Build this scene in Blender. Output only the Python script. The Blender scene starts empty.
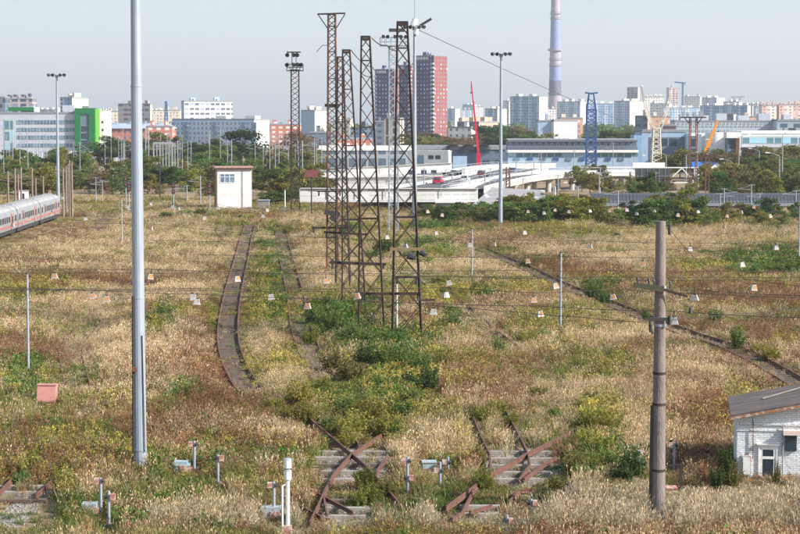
import bpy, math, random
import numpy as np
from mathutils import Vector, Matrix
R = math.radians
rnd = random.Random(7)
sc = bpy.context.scene
COL = sc.collection

# ------------------------------------------------------------ camera
F = 2000.0; HC = 16.0; PITCH = math.atan(147/2000)
cam = bpy.data.cameras.new('camera'); cam.lens = 90; cam.sensor_width = 36
cam.clip_start = 1; cam.clip_end = 30000
co = bpy.data.objects.new('camera', cam); COL.objects.link(co)
co.location = (0, 0, HC); co.rotation_euler = (math.pi/2-PITCH, 0, 0)
sc.camera = co
# ------------------------------------------------------------ light
SUN_AZ = 22      # degrees towards the camera from due right
SUN_EL = 33
sdir = Vector((math.cos(R(SUN_AZ))*math.cos(R(SUN_EL)), -math.sin(R(SUN_AZ))*math.cos(R(SUN_EL)), math.sin(R(SUN_EL))))
w = bpy.data.worlds.new('World'); sc.world = w; w.use_nodes = True
nt = w.node_tree; nt.nodes.clear()
sky = nt.nodes.new('ShaderNodeTexSky'); sky.sky_type = 'NISHITA'; sky.sun_disc = False
sky.sun_elevation = R(SUN_EL); sky.sun_rotation = R(90+SUN_AZ)
sky.air_density = 1.0; sky.dust_density = 1.7; sky.ozone_density = 1.3; sky.altitude = 0
bg = nt.nodes.new('ShaderNodeBackground'); bg.inputs[1].default_value = 0.15
ow = nt.nodes.new('ShaderNodeOutputWorld')
veil = nt.nodes.new('ShaderNodeMix'); veil.data_type = 'RGBA'; veil.inputs[0].default_value = .5   # thin even cloud veil
veil.inputs[7].default_value = (1.95, 2.3, 2.75, 1); nt.links.new(sky.outputs[0], veil.inputs[6]); nt.links.new(veil.outputs[2], bg.inputs[0]); nt.links.new(bg.outputs[0], ow.inputs[0])
sl = bpy.data.lights.new('sun', 'SUN'); sl.energy = 4.9; sl.angle = R(0.5); sl.color = (1, 0.95, 0.87)
so = bpy.data.objects.new('sun', sl); COL.objects.link(so)
so.rotation_euler = (-sdir).to_track_quat('-Z', 'Y').to_euler()
sc.view_settings.view_transform = 'Standard'; sc.view_settings.look = 'None'
sc.view_settings.exposure = 0.82; sc.view_settings.gamma = 1
sc.view_settings.use_curve_mapping = False

# ------------------------------------------------------------ measuring helpers
def ray(px, py):
    u = (px-400)/F; v = (267-py)/F
    return Vector((u, math.cos(PITCH)+v*math.sin(PITCH), -math.sin(PITCH)+v*math.cos(PITCH)))
def G(px, py, z=0.0):
    d = ray(px, py); t = (z-HC)/d.z
    return Vector((d.x*t, d.y*t, z))
def P(px, py, D):
    d = ray(px, py); t = D/d.y
    return Vector((d.x*t, D, HC+d.z*t))
def X(px, D, py=150): return P(px, py, D).x
def Z(py, D): return P(400, py, D).z
def topix(x, y, z=0.0):
    dz = z-HC; c = math.cos(PITCH); s = math.sin(PITCH)
    fw = y*c - dz*s; up = y*s + dz*c
    return 400+F*x/fw, 267-F*up/fw

# ------------------------------------------------------------ materials
MC = {}
def N(nt, t, **k):
    n = nt.nodes.new(t)
    for a, b in k.items():
        if a.startswith('i'): n.inputs[int(a[1:])].default_value = b
        else: setattr(n, a, b)
    return n
def math_(nt, op, a, b=None):
    n = nt.nodes.new('ShaderNodeMath'); n.operation = op
    for i, v in enumerate((a, b)):
        if v is None: continue
        if isinstance(v, (int, float)): n.inputs[i].default_value = v
        else: nt.links.new(v, n.inputs[i])
    return n.outputs[0]
def ramp(nt, fac, stops):
    r = nt.nodes.new('ShaderNodeValToRGB'); e = r.color_ramp.elements
    while len(e) > 1: e.remove(e[-1])
    e[0].position = stops[0][0]; e[0].color = (*stops[0][1], 1)
    for p, c in stops[1:]:
        x = e.new(p); x.color = (*c, 1)
    nt.links.new(fac, r.inputs[0]); return r.outputs[0]
def mixc(nt, fac, a, b):
    m = nt.nodes.new('ShaderNodeMix'); m.data_type = 'RGBA'
    for s, v in ((0, fac), (6, a), (7, b)):
        if isinstance(v, (int, float)): m.inputs[s].default_value = v
        elif isinstance(v, tuple): m.inputs[s].default_value = (*v, 1)
        else: nt.links.new(v, m.inputs[s])
    return m.outputs[2]
def newmat(name):
    m = bpy.data.materials.new(name); m.use_nodes = True
    return m, m.node_tree, m.node_tree.nodes['Principled BSDF']
def paint(name, c, c2=None, rough=0.7, metal=0.0, scale=2.0, amt=0.5, stretch=(1, 1, 1), bump=0.0, lo=.45, hi=.65):
    """worn surface: colour c, broken by patches of c2"""
    if name in MC: return MC[name]
    m, nt, b = newmat(name)
    if c2 is None: c2 = tuple(x*0.75 for x in c)
    tc = N(nt, 'ShaderNodeTexCoord'); mp = N(nt, 'ShaderNodeMapping'); mp.inputs['Scale'].default_value = stretch
    nt.links.new(tc.outputs['Object'], mp.inputs[0])
    no = N(nt, 'ShaderNodeTexNoise'); no.inputs['Scale'].default_value = scale; no.inputs['Detail'].default_value = 6; no.inputs['Roughness'].default_value = .65
    nt.links.new(mp.outputs[0], no.inputs[0])
    f = ramp(nt, no.outputs[0], [(lo, (0, 0, 0)), (hi, (1, 1, 1))])
    f2 = math_(nt, 'MULTIPLY', f, amt)
    col = mixc(nt, f2, c, c2)
    no2 = N(nt, 'ShaderNodeTexNoise'); no2.inputs['Scale'].default_value = scale*7; no2.inputs['Detail'].default_value = 3
    nt.links.new(mp.outputs[0], no2.inputs[0])
    v = math_(nt, 'MULTIPLY_ADD', no2.outputs[0], .5); nt.nodes[-1].inputs[2].default_value = .75
    hs = N(nt, 'ShaderNodeHueSaturation'); nt.links.new(v, hs.inputs['Value']); nt.links.new(col, hs.inputs['Color'])
    nt.links.new(hs.outputs[0], b.inputs['Base Color'])
    b.inputs['Roughness'].default_value = rough; b.inputs['Metallic'].default_value = metal
    if bump:
        bp = N(nt, 'ShaderNodeBump'); bp.inputs['Strength'].default_value = bump; bp.inputs['Distance'].default_value = .05
        nt.links.new(no2.outputs[0], bp.inputs['Height']); nt.links.new(bp.outputs[0], b.inputs['Normal'])
    MC[name] = m; return m
def facade(name, wall, glass, w=3.2, h=3.0, fx=.45, fz=.5, wall2=None, colw=None, joints=True, ph=.25, light=.25):
    """far facade: window grid in metres along the wall (UV is in metres)"""
    if name in MC: return MC[name]
    m, nt, b = newmat(name)
    uv = N(nt, 'ShaderNodeUVMap'); sp = N(nt, 'ShaderNodeSeparateXYZ'); nt.links.new(uv.outputs[0], sp.inputs[0])
    u = math_(nt, 'DIVIDE', sp.outputs[0], w); v = math_(nt, 'DIVIDE', sp.outputs[1], h)
    fu = math_(nt, 'FRACT', u); fv = math_(nt, 'FRACT', math_(nt, 'ADD', v, -ph))
    mu = math_(nt, 'LESS_THAN', math_(nt, 'ABSOLUTE', math_(nt, 'SUBTRACT', fu, .5)), fx/2)
    mv = math_(nt, 'LESS_THAN', math_(nt, 'ABSOLUTE', math_(nt, 'SUBTRACT', fv, .5)), fz/2)
    mask = math_(nt, 'MULTIPLY', mu, mv)
    cx = N(nt, 'ShaderNodeCombineXYZ'); nt.links.new(math_(nt, 'FLOOR', u), cx.inputs[0]); nt.links.new(math_(nt, 'FLOOR', math_(nt, 'ADD', v, -ph)), cx.inputs[1])
    wn = N(nt, 'ShaderNodeTexWhiteNoise'); nt.links.new(cx.outputs[0], wn.inputs[0])
    gl = mixc(nt, math_(nt, 'MULTIPLY', math_(nt, 'GREATER_THAN', wn.outputs[0], 1-light), .6), glass, tuple(min(1, x*3+.1) for x in glass))
    wc = wall
    if wall2:   # every n-th bay in a second colour
        fb = math_(nt, 'FRACT', math_(nt, 'DIVIDE', sp.outputs[0], colw or w*3))
        wc = mixc(nt, math_(nt, 'LESS_THAN', fb, .38), wall, wall2)
    no = N(nt, 'ShaderNodeTexNoise'); no.inputs['Scale'].default_value = .12; no.inputs['Detail'].default_value = 5
    nt.links.new(uv.outputs[0], no.inputs[0])
    dirt = ramp(nt, no.outputs[0], [(.3, (.82, .82, .82)), (.7, (1.05, 1.05, 1.05))])
    mm = N(nt, 'ShaderNodeMix'); mm.data_type = 'RGBA'; mm.blend_type = 'MULTIPLY'; mm.inputs[0].default_value = 1
    if isinstance(wc, tuple): mm.inputs[6].default_value = (*wc, 1)
    else: nt.links.new(wc, mm.inputs[6])
    nt.links.new(dirt, mm.inputs[7]); wcol = mm.outputs[2]
    if joints:
        fj = math_(nt, 'LESS_THAN', math_(nt, 'FRACT', v), .08)
        wcol = mixc(nt, math_(nt, 'MULTIPLY', fj, .35), wcol, tuple(x*.55 for x in wall))
    nt.links.new(mixc(nt, mask, wcol, gl), b.inputs['Base Color'])
    nt.links.new(math_(nt, 'MULTIPLY_ADD', mask, -.5), b.inputs['Roughness']); nt.nodes[-1].inputs[2].default_value = .8
    MC[name] = m; return m
def leafmat(name, cols, trans=.42, instancer=False, nscale=2.5, hv=.12, objrand=True):
    if name in MC: return MC[name]
    m = bpy.data.materials.new(name); m.use_nodes = True; nt = m.node_tree; nt.nodes.clear()
    out = N(nt, 'ShaderNodeOutputMaterial')
    if instancer:
        at = N(nt, 'ShaderNodeAttribute'); at.attribute_type = 'INSTANCER'; at.attribute_name = 'tint'
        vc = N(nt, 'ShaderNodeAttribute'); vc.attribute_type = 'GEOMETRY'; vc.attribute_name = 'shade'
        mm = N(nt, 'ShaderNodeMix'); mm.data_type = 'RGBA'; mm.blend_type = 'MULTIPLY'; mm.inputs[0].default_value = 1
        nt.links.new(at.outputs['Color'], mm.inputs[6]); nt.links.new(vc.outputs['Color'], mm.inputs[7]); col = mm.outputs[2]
    else:
        geo = N(nt, 'ShaderNodeNewGeometry'); no = N(nt, 'ShaderNodeTexNoise'); no.inputs['Scale'].default_value = nscale
        no.inputs['Detail'].default_value = 4; no.inputs['Roughness'].default_value = .8
        nt.links.new(geo.outputs['Position'], no.inputs[0])
        k = len(cols); col = ramp(nt, no.outputs[0], [(.3+.4*i/max(1, k-1), c) for i, c in enumerate(cols)])
        if objrand:
            oi = N(nt, 'ShaderNodeObjectInfo'); hs = N(nt, 'ShaderNodeHueSaturation')
            h = math_(nt, 'MULTIPLY_ADD', oi.outputs['Random'], hv*.45); nt.nodes[-1].inputs[2].default_value = .5-hv*.22
            nt.links.new(h, hs.inputs['Hue'])
            r2 = math_(nt, 'FRACT', math_(nt, 'MULTIPLY', oi.outputs['Random'], 17.3))
            v = math_(nt, 'MULTIPLY_ADD', r2, .6); nt.nodes[-1].inputs[2].default_value = .7
            nt.links.new(v, hs.inputs['Value']); nt.links.new(col, hs.inputs['Color']); col = hs.outputs[0]
    d = N(nt, 'ShaderNodeBsdfDiffuse'); t = N(nt, 'ShaderNodeBsdfTranslucent'); mx = N(nt, 'ShaderNodeMixShader'); mx.inputs[0].default_value = trans
    nt.links.new(col, d.inputs[0]); nt.links.new(col, t.inputs[0]); nt.links.new(d.outputs[0], mx.inputs[1]); nt.links.new(t.outputs[0], mx.inputs[2])
    nt.links.new(mx.outputs[0], out.inputs[0])
    MC[name] = m; return m

RUST = paint('rusty_steel', (.12, .06, .04), (.25, .10, .05), .85, scale=1.5, amt=.7)
RUSTD = paint('dark_rusty_steel', (.030, .020, .016), (.075, .038, .025), .85, scale=1.1, amt=.7)
RUSTR = paint('red_oxide_steel', (.20, .05, .028), (.05, .028, .022), .8, scale=.9, amt=1, lo=.40, hi=.52)
RAIL = paint('rusty_rail', (.15, .065, .042), (.07, .038, .03), .8, scale=3, amt=.8)
GALV = paint('galvanised_steel', (.32, .36, .42), (.22, .26, .32), .5, metal=.2, scale=.6, stretch=(1, 1, .15), amt=.6)
GALVD = paint('dull_galvanised_steel', (.30, .34, .39), (.2, .22, .26), .6, metal=.1, scale=.8, stretch=(1, 1, .2))
CONC = paint('weathered_concrete', (.26, .235, .21), (.17, .15, .135), .95, scale=1.2, amt=.7, bump=.3)
CONCP = paint('pole_concrete', (.20, .165, .15), (.12, .10, .095), .95, scale=1.6, stretch=(1, 1, .4), amt=.8, bump=.5)
CONCL = paint('pale_concrete', (.42, .41, .39), (.38, .36, .34), .9, scale=.25, amt=.6)
CONCW = paint('white_concrete', (.62, .61, .59), (.4, .39, .37), .9, scale=.15, amt=.5)
WHITEP = paint('white_paint', (.80, .80, .78), (.5, .48, .45), .6, scale=4, amt=.5)
POLEW = paint('grey_white_pole', (.30, .33, .36), (.19, .2, .22), .7, scale=1, amt=.5)
POLEC = paint('old_concrete_pole', (.26, .19, .15), (.13, .1, .085), .9, scale=1, amt=.6)
DARK = paint('black_metal', (.03, .03, .032), (.05, .05, .05), .6, scale=3)
BLUEM = paint('blue_steel', (.03, .09, .25), (.025, .06, .17), .5, scale=.4)
WIRE = paint('dark_wire', (.05, .04, .04), (.07, .06, .05), .7)
SLEEP = paint('old_timber_sleeper', (.13, .095, .075), (.06, .045, .038), .95, scale=4, stretch=(.6, 3, 1), amt=.7)
SLEEPC = paint('pale_sleeper', (.30, .27, .235), (.16, .13, .11), .95, scale=3, amt=.6, bump=.3)
PINKBOX = paint('faded_red_box', (.50, .22, .19), (.38, .17, .15), .8, scale=3, amt=.6)
LAMPW = paint('lamp_enamel', (.46, .46, .46), (.24, .2, .17), .6, scale=5, amt=.8, lo=.42, hi=.6)
LAMPO = paint('lamp_rust', (.62, .25, .07), (.34, .14, .05), .7, scale=7, amt=.9)
CABB = paint('blue_grey_box', (.28, .38, .42), (.40, .3, .25), .7, scale=4, amt=.6)
CABR = paint('red_white_box', (.36, .14, .10), (.62, .55, .50), .7, scale=5, amt=1)
GLASSD = paint('dark_glass', (.03, .045, .06), (.05, .08, .11), .15, scale=.3)
GLASSB = paint('blue_glass', (.08, .14, .2), (.2, .3, .38), .15, scale=.25, amt=.8, lo=.4, hi=.6)

# ------------------------------------------------------------ mesh builder
class MB:
    def __init__(s): s.v = []; s.f = []; s.uv = []; s.m = []; s.sm = []
    def face(s, pts, mi=0, uv=None, smooth=False):
        i = len(s.v); s.v.extend([tuple(p) for p in pts]); s.f.append(tuple(range(i, i+len(pts)))); s.m.append(mi); s.sm.append(smooth)
        if uv is None:
            p0 = Vector(pts[0]); p1 = Vector(pts[1]); uv = [(0, 0)]*len(pts)
            e = p1-p0; hz = Vector((e.x, e.y, 0))
            if hz.length < 1e-6: e = Vector(pts[2])-p1; hz = Vector((e.x, e.y, 0))
            if hz.length > 1e-6:
                hz.normalize(); uv = [((Vector(p)-p0).dot(hz), p[2]) for p in pts]
        s.uv.append(uv)
    def hexa(s, b, t, mi=0):
        s.face([b[3], b[2], b[1], b[0]], mi); s.face(t, mi)
        for i in range(4):
            j = (i+1) % 4; s.face([b[i], b[j], t[j], t[i]], mi)
    def box(s, x0, x1, y0, y1, z0, z1, mi=0):
        s.hexa([(x0, y0, z0), (x1, y0, z0), (x1, y1, z0), (x0, y1, z0)], [(x0, y0, z1), (x1, y0, z1), (x1, y1, z1), (x0, y1, z1)], mi)
    def bar(s, p, q, w, h=None, mi=0):
        p = Vector(p); q = Vector(q); h = h or w; d = (q-p)
        if d.length < 1e-6: return
        d.normalize(); a = d.cross(Vector((0, 0, 1)))
        if a.length < .01: a = Vector((1, 0, 0))
        a.normalize(); b = a.cross(d)
        o = [a*w/2*i+b*h/2*j for i, j in ((-1, -1), (1, -1), (1, 1), (-1, 1))]
        s.hexa([p+x for x in o], [q+x for x in o], mi)
    def tube(s, p, q, r0, r1=None, n=10, mi=0, caps=True):
        p = Vector(p); q = Vector(q); r1 = r0 if r1 is None else r1; d = (q-p).normalized(); a = d.cross(Vector((0, 0, 1)))
        if a.length < .01: a = Vector((1, 0, 0))
        a.normalize(); b = a.cross(d)
        A = [p+(a*math.cos(t)+b*math.sin(t))*r0 for t in [2*math.pi*i/n for i in range(n)]]
        B = [q+(a*math.cos(t)+b*math.sin(t))*r1 for t in [2*math.pi*i/n for i in range(n)]]
        for i in range(n):
            j = (i+1) % n; s.face([A[j], A[i], B[i], B[j]], mi, smooth=n > 8)
        if caps: s.face(A, mi); s.face(B[::-1], mi)
    def line(s, pts, r, n=4, mi=0):
        for a, b in zip(pts[:-1], pts[1:]): s.tube(a, b, r, r, n, mi, False)
    def build(s, name, mat, parent=None, loc=None):
        me = bpy.data.meshes.new(name); me.from_pydata(s.v, [], s.f)
        for m in (mat if isinstance(mat, (list, tuple)) else [mat]): me.materials.append(m)
        me.polygons.foreach_set('material_index', s.m); me.polygons.foreach_set('use_smooth', s.sm)
        ul = me.uv_layers.new(name='UVMap'); ul.data.foreach_set('uv', [c for f in s.uv for t in f for c in t])
        me.update()
        o = bpy.data.objects.new(name, me); COL.objects.link(o)
        if parent: o.parent = parent
        if loc is not None: o.location = loc
        return o
def tag(o, label=None, cat=None, group=None, kind=None):
    if label: o['label'] = label
    if cat: o['category'] = cat
    if group: o['group'] = group
    if kind: o['kind'] = kind
    return o
def thing(name, label, cat, loc=(0, 0, 0), rz=0, group=None):
    o = bpy.data.objects.new(name, None); COL.objects.link(o); o.location = loc; o.rotation_euler = (0, 0, rz)
    o.empty_display_size = .3
    return tag(o, label, cat, group)
def inst(name, mesh, parent, loc=(0, 0, 0), sc_=1, rz=0):
    o = bpy.data.objects.new(name, mesh); COL.objects.link(o); o.parent = parent; o.location = loc
    o.scale = sc_ if isinstance(sc_, tuple) else (sc_,)*3; o.rotation_euler = (0, 0, rz); return o
def kids(r, depth=0):
    return [c for c in r.children]
def dup(root, loc, rz=0, label=None, group=None, scale=None):
    r = root.copy(); COL.objects.link(r); r.location = loc; r.rotation_euler = (0, 0, rz)
    if label: r['label'] = label
    if group: r['group'] = group
    if scale: r.scale = scale
    for ch in list(root.children):
        c = ch.copy(); COL.objects.link(c); c.parent = r
        for g in list(ch.children):
            d = g.copy(); COL.objects.link(d); d.parent = c
    return r
ORD = ['first', 'second', 'third', 'fourth', 'fifth', 'sixth', 'seventh', 'eighth', 'ninth', 'tenth', 'eleventh', 'twelfth', 'thirteenth', 'fourteenth', 'fifteenth', 'sixteenth', 'seventeenth', 'eighteenth', 'nineteenth', 'twentieth']
ORD += ['twenty-'+o for o in ORD[:9]]+['thirtieth']+['thirty-'+o for o in ORD[:9]]+['fortieth']
PEND = []
def later(o, base, where, px): PEND.append((o, base, where, px)); return o
def finish_labels():
    d = {}
    for o, b, wh, px in PEND: d.setdefault((b, wh), []).append((px, o))
    for (b, wh), l in d.items():
        l.sort(key=lambda t: t[0])
        for i, (px, o) in enumerate(l):
            if len(l) == 1: o['label'] = f'{b} {wh}'
            elif i == 0: o['label'] = f'leftmost {b} {wh}'
            elif i == len(l)-1: o['label'] = f'rightmost {b} {wh}'
            else: o['label'] = f'{ORD[i]} {b} from the left {wh}'
LM = [(60, 'behind the grey trains'), (110, 'below the green-framed office'), (160, 'around the thick steel mast'), (212, 'left of the white control cabin'), (256, 'behind the white control cabin'),
      (312, 'between the control cabin and the lattice towers'), (425, 'behind the row of lattice towers'), (500, 'below the motorway ramp'), (600, 'below the curved viaduct'), (690, 'around the grey billboard'), (9999, 'along the bridge on the right')]
def where(px):
    for a, b in LM:
        if px < a: return b

# ------------------------------------------------------------ ground
def vnoise(x, y, s, seed):
    r = np.random.RandomState(seed); g = r.rand(256, 256)
    u = x/s; v = y/s; i = np.floor(u).astype(int); j = np.floor(v).astype(int); a = u-i; b = v-j
    a = a*a*(3-2*a); b = b*b*(3-2*b)
    q = lambda ii, jj: g[ii % 256, jj % 256]
    return (q(i, j)*(1-a)+q(i+1, j)*a)*(1-b)+(q(i, j+1)*(1-a)+q(i+1, j+1)*a)*b
def fbm(x, y, s, seed): return (vnoise(x, y, s, seed)*.5+vnoise(x, y, s/2.3, seed+1)*.3+vnoise(x, y, s/5, seed+2)*.2)

gm, gnt, gb = newmat('field_soil')
tc = N(gnt, 'ShaderNodeTexCoord')
n1 = N(gnt, 'ShaderNodeTexNoise'); n1.inputs['Scale'].default_value = .08; n1.inputs['Detail'].default_value = 9; n1.inputs['Roughness'].default_value = .7
mpg = N(gnt, 'ShaderNodeMapping'); mpg.inputs['Scale'].default_value = (1, .5, 1); gnt.links.new(tc.outputs['Object'], mpg.inputs[0]); gnt.links.new(mpg.outputs[0], n1.inputs[0])
n2 = N(gnt, 'ShaderNodeTexNoise'); n2.inputs['Scale'].default_value = 3; n2.inputs['Detail'].default_value = 6; gnt.links.new(tc.outputs['Object'], n2.inputs[0])
c1 = ramp(gnt, n1.outputs[0], [(.36, (.10, .10, .035)), (.45, (.24, .17, .09)), (.55, (.33, .24, .14)), (.64, (.2, .12, .07))])
c2 = ramp(gnt, n2.outputs[0], [(.35, (.45, .42, .38)), (.6, (1, 1, 1))])
mm = N(gnt, 'ShaderNodeMix'); mm.data_type = 'RGBA'; mm.blend_type = 'MULTIPLY'; mm.inputs[0].default_value = 1
gnt.links.new(c1, mm.inputs[6]); gnt.links.new(c2, mm.inputs[7]); gnt.links.new(mm.outputs[2], gb.inputs['Base Color']); gb.inputs['Roughness'].default_value = 1
g = MB()
ys = [-60, 60, 200, 420, 1500, 9000]
for a, b in zip(ys[:-1], ys[1:]):
    g.face([(-4500, a, 0), (4500, a, 0), (4500, b, 0), (-4500, b, 0)])
tag(g.build('ground', gm), kind='structure')

# ------------------------------------------------------------ railway tracks
def resample(pts, step):
    out = [pts[0]]
    for a, b in zip(pts[:-1], pts[1:]):
        n = max(1, int((b-a).length/step))
        for i in range(1, n+1): out.append(a.lerp(b, i/n))
    return out
def spline(pts, n=8):
    P_ = [pts[0]*2-pts[1]]+pts+[pts[-1]*2-pts[-2]]; out = []
    for i in range(1, len(P_)-2):
        for k in range(n):
            t = k/n; a, b, c, d = P_[i-1], P_[i], P_[i+1], P_[i+2]
            out.append(.5*((2*b)+(c-a)*t+(2*a-5*b+4*c-d)*t*t+(3*b-a-3*c+d)*t**3))
    out.append(pts[-1]); return out
def sweep_rail(mb, pts, z0=.0, h=.2, wb=.14, wt=.075):
    L = []
    for i, p in enumerate(pts):
        d = (pts[min(i+1, len(pts)-1)]-pts[max(i-1, 0)]).normalized(); a = Vector((d.y, -d.x, 0))
        L.append([p+a*x+Vector((0, 0, z)) for x, z in ((-wb/2, z0), (wb/2, z0), (wb/2, z0+.03), (.02, z0+.05), (.02, z0+h-.05), (wt/2, z0+h-.04), (wt/2, z0+h), (-wt/2, z0+h), (-wt/2, z0+h-.04), (-.02, z0+h-.05), (-.02, z0+.05), (-wb/2, z0+.03))])
    n = 12
    for A, B in zip(L[:-1], L[1:]):
        for i in range(n):
            j = (i+1) % n; mb.face([A[i], A[j], B[j], B[i]])
    mb.face(L[0][::-1]); mb.face(L[-1])
gravel, gt, gpb = newmat('gravel_bed')
vr = N(gt, 'ShaderNodeTexVoronoi'); vr.inputs['Scale'].default_value = 12; tcc = N(gt, 'ShaderNodeTexCoord'); gt.links.new(tcc.outputs['Object'], vr.inputs[0])
gt.links.new(ramp(gt, vr.outputs['Color'], [(.2, (.05, .038, .032)), (.6, (.12, .095, .08)), (.95, (.24, .2, .17))]), gpb.inputs['Base Color'])
bp = N(gt, 'ShaderNodeBump'); bp.inputs['Distance'].default_value = .1; gt.links.new(vr.outputs[0], bp.inputs['Height']); gt.links.new(bp.outputs[0], gpb.inputs['Normal']); gpb.inputs['Roughness'].default_value = 1
slp = MB(); slp.box(-1.35, 1.35, -.12, .12, 0, .09); _s = slp.build('sleeper', SLEEP); SLM = _s.data; RAILX = paint('switch_rail', (.10, .046, .032), (.17, .075, .045), .85, scale=4, amt=.8); bpy.data.objects.remove(_s)
g2m = gravel.copy(); g2m.name = 'grey_gravel'
for n_ in g2m.node_tree.nodes:
    if n_.bl_idname == 'ShaderNodeValToRGB':
        for e_, c_ in zip(n_.color_ramp.elements, ((.12, .1, .09, 1), (.3, .27, .24, 1), (.5, .46, .42, 1))): e_.color = c_
TRACKS = []   # (points, half width) kept clear of tall weeds
BEDZ = [.004]
def track(pix, label, spacing=.6, op=.8, buried=999):
    c = spline([G(*p) for p in pix]); root = thing('railway_track', label, 'railway track', c[0], 0, 'disused railway tracks')
    inv = -c[0]
    Lr = []; Rr = []
    for i, p in enumerate(c):
        d = (c[min(i+1, len(c)-1)]-c[max(i-1, 0)]).normalized(); a = Vector((d.y, -d.x, 0))
        Lr.append(p-a*.76+inv); Rr.append(p+a*.76+inv)
    for l in (Lr, Rr):
        m = MB(); sweep_rail(m, l, .09); m.build('rail', RAIL, root)
    m = MB(); z = BEDZ[0]; BEDZ[0] += .004
    for i in range(len(c)-1):
        d = (c[i+1]-c[i]).normalized(); a = Vector((d.y, -d.x, 0))*1.7; a2 = a
        if i+2 < len(c):
            d2 = (c[i+2]-c[i+1]).normalized()
        q = [c[i]-a+inv, c[i]+a+inv, c[i+1]+a+inv, c[i+1]-a+inv]
        m.face([(v.x, v.y, z) for v in q])
    m.build('track_bed', gravel, root)
    s = resample(c, .3); acc = 0; k = 0; extra = MB()
    for a, b in zip(s[:-1], s[1:]):
        acc += (b-a).length
        if acc > spacing:
            acc = 0; k += 1; p = b+inv; d = (b-a).normalized(); an = math.atan2(-d.x, d.y)+rnd.uniform(-.04, .04)
            if k <= 96: inst('sleeper', SLM, root, (p.x, p.y, .012), (1, rnd.uniform(.8, 1.15), 1), an)
            else:
                cs, sn = math.cos(an), math.sin(an); f = lambda x, y: (p.x+x*cs-y*sn, p.y+x*sn+y*cs)
                q = [f(-1.35, -.12), f(1.35, -.12), f(1.35, .12), f(-1.35, .12)]
                extra.hexa([(x, y, .012) for x, y in q], [(x, y, .1) for x, y in q])
    if extra.f: tag(extra.build('far_sleepers', SLEEP, root), kind='stuff')
    lo_ = [p for p in c if topix(p.x, p.y)[1] > buried]; hi_ = [p for p in c if topix(p.x, p.y)[1] <= buried+3]
    if len(lo_) > 1: TRACKS.append((lo_, .12))
    TRACKS.append((hi_, op)); return root
track([(322, 438), (298, 426), (274, 413), (254, 398), (241, 380), (232, 360), (228, 340), (229, 318), (234, 290), (241, 262), (246, 240), (250, 226)], 'disused track curving up the field left of the lattice towers', op=.8, buried=392)
track([(374, 449), (356, 424), (337, 402), (322, 378), (308, 350), (300, 325), (296, 300), (290, 275), (284, 250), (281, 232)], 'disused track running past the left foot of the lattice towers', op=.65, buried=386)
track([(806, 392), (770, 370), (730, 350), (690, 337), (650, 322), (610, 306), (560, 286), (520, 267), (480, 250)], 'long rusty track slanting across the right half of the field', op=.75)
track([(78, 392), (74, 372), (72, 352), (88, 330), (115, 306), (127, 294), (150, 276)], 'overgrown track bending beyond the faded red box', op=.5)
track([(516, 438), (541, 408), (540, 385), (525, 366), (505, 348), (485, 332), (468, 316), (452, 302), (440, 292), (425, 280)], 'half buried track running from the lattice towers to the right rail crossing', op=.42, buried=352)
track([(93, 234), (100, 228), (108, 220), (112, 216)], 'weathered track ahead of the parked trains', op=.6)
track([(218, 250), (221, 238), (223, 226)], 'short rusty track piece left of the curving track', op=.4)
# rail crossings in the foreground
RAILPL = []
def crossing(name, rails, beams, slabs, label, cx):
    o0 = G(*cx); root = thing(name, label, 'rail crossing', o0, 0, 'rusty rail crossings in the foreground')
    for pts, h in rails:
        RAILPL.append([G(*p) for p in pts])
        m = MB(); sweep_rail(m, resample([G(*p)-o0 for p in pts], .5), .2+rnd.uniform(0, .01), h*.8, .12, .075); m.build('rail', RAILX, root)
    for x0, x1, y in beams:
        a = G(x0, y)-o0; b = G(x1, y)-o0; m = MB(); m.box(a.x, b.x, a.y-.16, a.y+.16, .0, .19); m.build('sleeper', SLEEPC if rnd.random() < .65 else SLEEP, root)
    m = MB()
    for (x0, y0, x1, y1) in slabs:
        a = G(x0, y1)-o0; b = G(x1, y0)-o0; m.face([(a.x, a.y, .02), (b.x, a.y, .02), (b.x, b.y, .02), (a.x, b.y, .02)])
    m.build('gravel_patch', g2m, root)
crossing('rail_crossing', [([(306, 421), (313.9, 429.6), (345, 456), (366, 474), (384, 494), (402, 516)], .26), ([(394, 434), (373, 447.5), (351, 462.7), (334, 482), (328, 493), (318, 515), (310, 532)], .26), ([(388, 462.5), (379, 475), (371, 490), (368, 505)], .22),
   ([(323.5, 501), (325, 512), (327, 522)], .2), ([(317, 501), (353, 520)], .2), ([(300, 514), (321, 525)], .2)],
   [(318, 386, 455), (316, 388, 461), (318, 390, 468), (320, 386, 475), (322, 380, 483), (322, 372, 504), (326, 368, 512), (330, 366, 520)], [(312, 450, 392, 526)], 'rusty crossed rails on pale sleepers left of the lattice tower base axis', (350, 470))
crossing('rail_crossing', [([(472, 420), (478, 436), (483.4, 448.5), (490, 462), (490.5, 480)], .24), ([(446, 517), (470, 499), (489, 484), (528, 461.5), (569, 441), (590, 431)], .3), ([(505, 415), (513.6, 432), (522, 448), (528, 461), (530, 473), (519, 488)], .24),
   ([(524, 487), (540, 474), (556, 464.5)], .22), ([(452, 527), (462, 521), (474, 497)], .2), ([(470, 520), (492, 513)], .18), ([(509, 510), (519, 498), (532, 497)], .2)],
   [(486, 562, 455), (486, 560, 462), (488, 558, 469), (490, 550, 476), (494, 540, 483), (460, 500, 510), (456, 498, 518)], [(482, 450, 562, 490), (456, 500, 505, 522)], 'rusty crossed rails right of centre with one long thick rail', (525, 470))
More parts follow.
